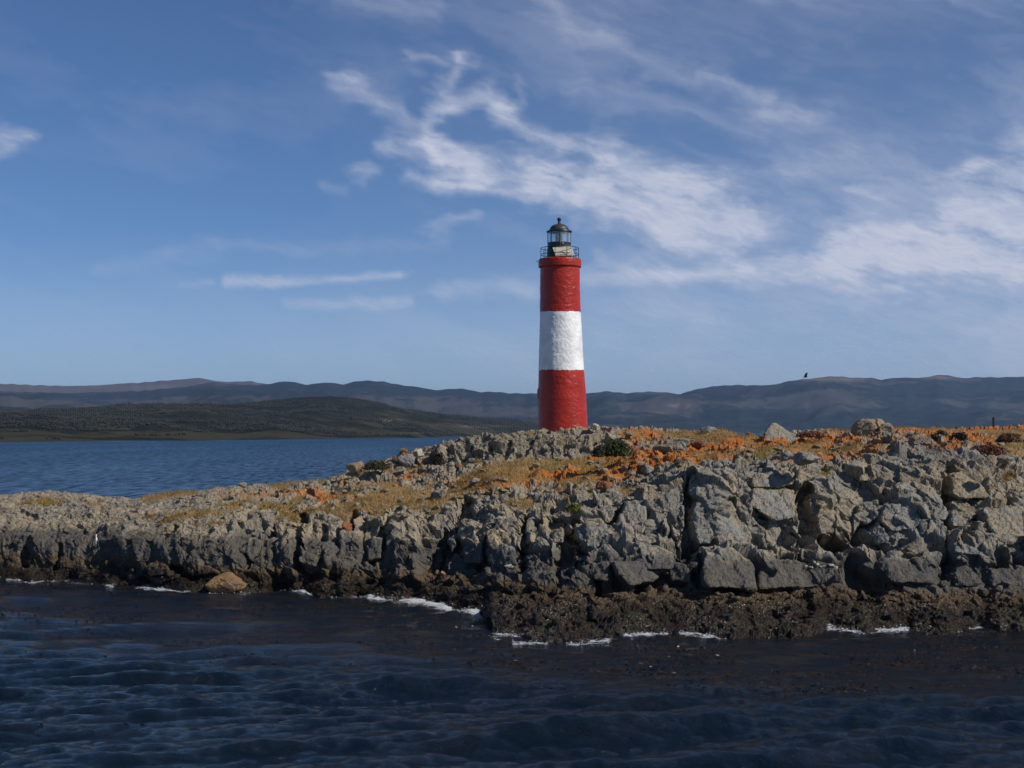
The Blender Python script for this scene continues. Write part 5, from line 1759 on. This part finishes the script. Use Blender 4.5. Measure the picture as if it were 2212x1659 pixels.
# floating kelp fronds on the water
wi, wj = np.nonzero((SK > 0.18) & (SDS[:, None] > 27) & (SDS[:, None] < 74))
prob = SK[wi, wj] ** 1.3 * sm(fbm(np.stack([SP[wi, wj, 0] * .35, SP[wi, wj, 1] * .8, 0 * wi], 1), 4, 19), -.15, .45)
keep = rr.random(len(wi)) < prob * 0.27
wi, wj = wi[keep], wj[keep]
yy_ = sea_depth(shore_y(1106 + F * SP[wi, wj, 0] / SP[wi, wj, 1]))
ok = SP[wi, wj, 1] < yy_ + .5
wi, wj = wi[ok], wj[ok]
kp = SP[wi, wj] + np.array([0, 0, .004]) + rr.normal(0, .03, (len(wi), 3)) * np.array([1, 1, 0])
n = len(kp)
a = rr.normal(0, .5, n)
Ln = rr.uniform(.02, .10, n)[:, None]
Wn = rr.uniform(.006, .018, n)[:, None]
t1 = np.stack([np.cos(a), np.sin(a), rr.normal(0, .10, n)], 1)
t2 = np.stack([-np.sin(a), np.cos(a), rr.normal(.3, .5, n)], 1)
V = np.stack([kp - t1 * Ln, kp + t2 * Wn, kp + t1 * Ln, kp - t2 * Wn], 1).reshape(-1, 3)
M_KELP = grass_mat('kelp_fronds', (0.012, 0.008, 0.004), (0.046, 0.024, 0.008), 2.5)
M_KELP.node_tree.nodes['Principled BSDF'].inputs['Roughness'].default_value = .3
o = mesh_arrays('floating_kelp', V, np.arange(n * 4).reshape(n, 4), M_KELP)
tag(o, 'brown kelp fronds floating in a wide bed off the rocks', 'kelp', kind='stuff')
# spray and foam clots on the breaking wave
fi, fj = np.nonzero(SF > 0.42)
sel = rr.random(len(fi)) < (SF[fi, fj] - .35) * 1.1
fi, fj = fi[sel], fj[sel]
fp = SP[fi, fj].copy()
n = len(fp)
fp[:, 2] += np.abs(rr.normal(0, .035, n)) * (0.4 + SF[fi, fj])
fp[:, 0] += rr.normal(0, .05, n)
sz_ = rr.uniform(.008, .026, n)[:, None, None]
oct_ = np.array([[1, 0, 0], [0, 1, 0], [-1, 0, 0], [0, -1, 0], [0, 0, .8], [0, 0, -.8]], float)[None] * sz_ * rr.uniform(.6, 1.4, (n, 6, 1))
V = (fp[:, None, :] + oct_).reshape(-1, 3)
t = np.array([[0, 1, 4], [1, 2, 4], [2, 3, 4], [3, 0, 4], [1, 0, 5], [2, 1, 5], [3, 2, 5], [0, 3, 5]])
Q = (t[None] + np.arange(n)[:, None, None] * 6).reshape(-1, 3)
o = mesh_arrays('sea_foam', V, Q, simple('foam_white', (0.80, 0.82, 0.84), .6, var=.05))
tag(o, 'white foam and spray where small waves break on the rocks', 'foam', kind='stuff')
print('TRIS', sum(len(ob.data.polygons) * (2 if len(ob.data.polygons) and ob.data.polygons[0].loop_total == 4 else 1) for ob in bpy.data.objects if ob.type == 'MESH'))
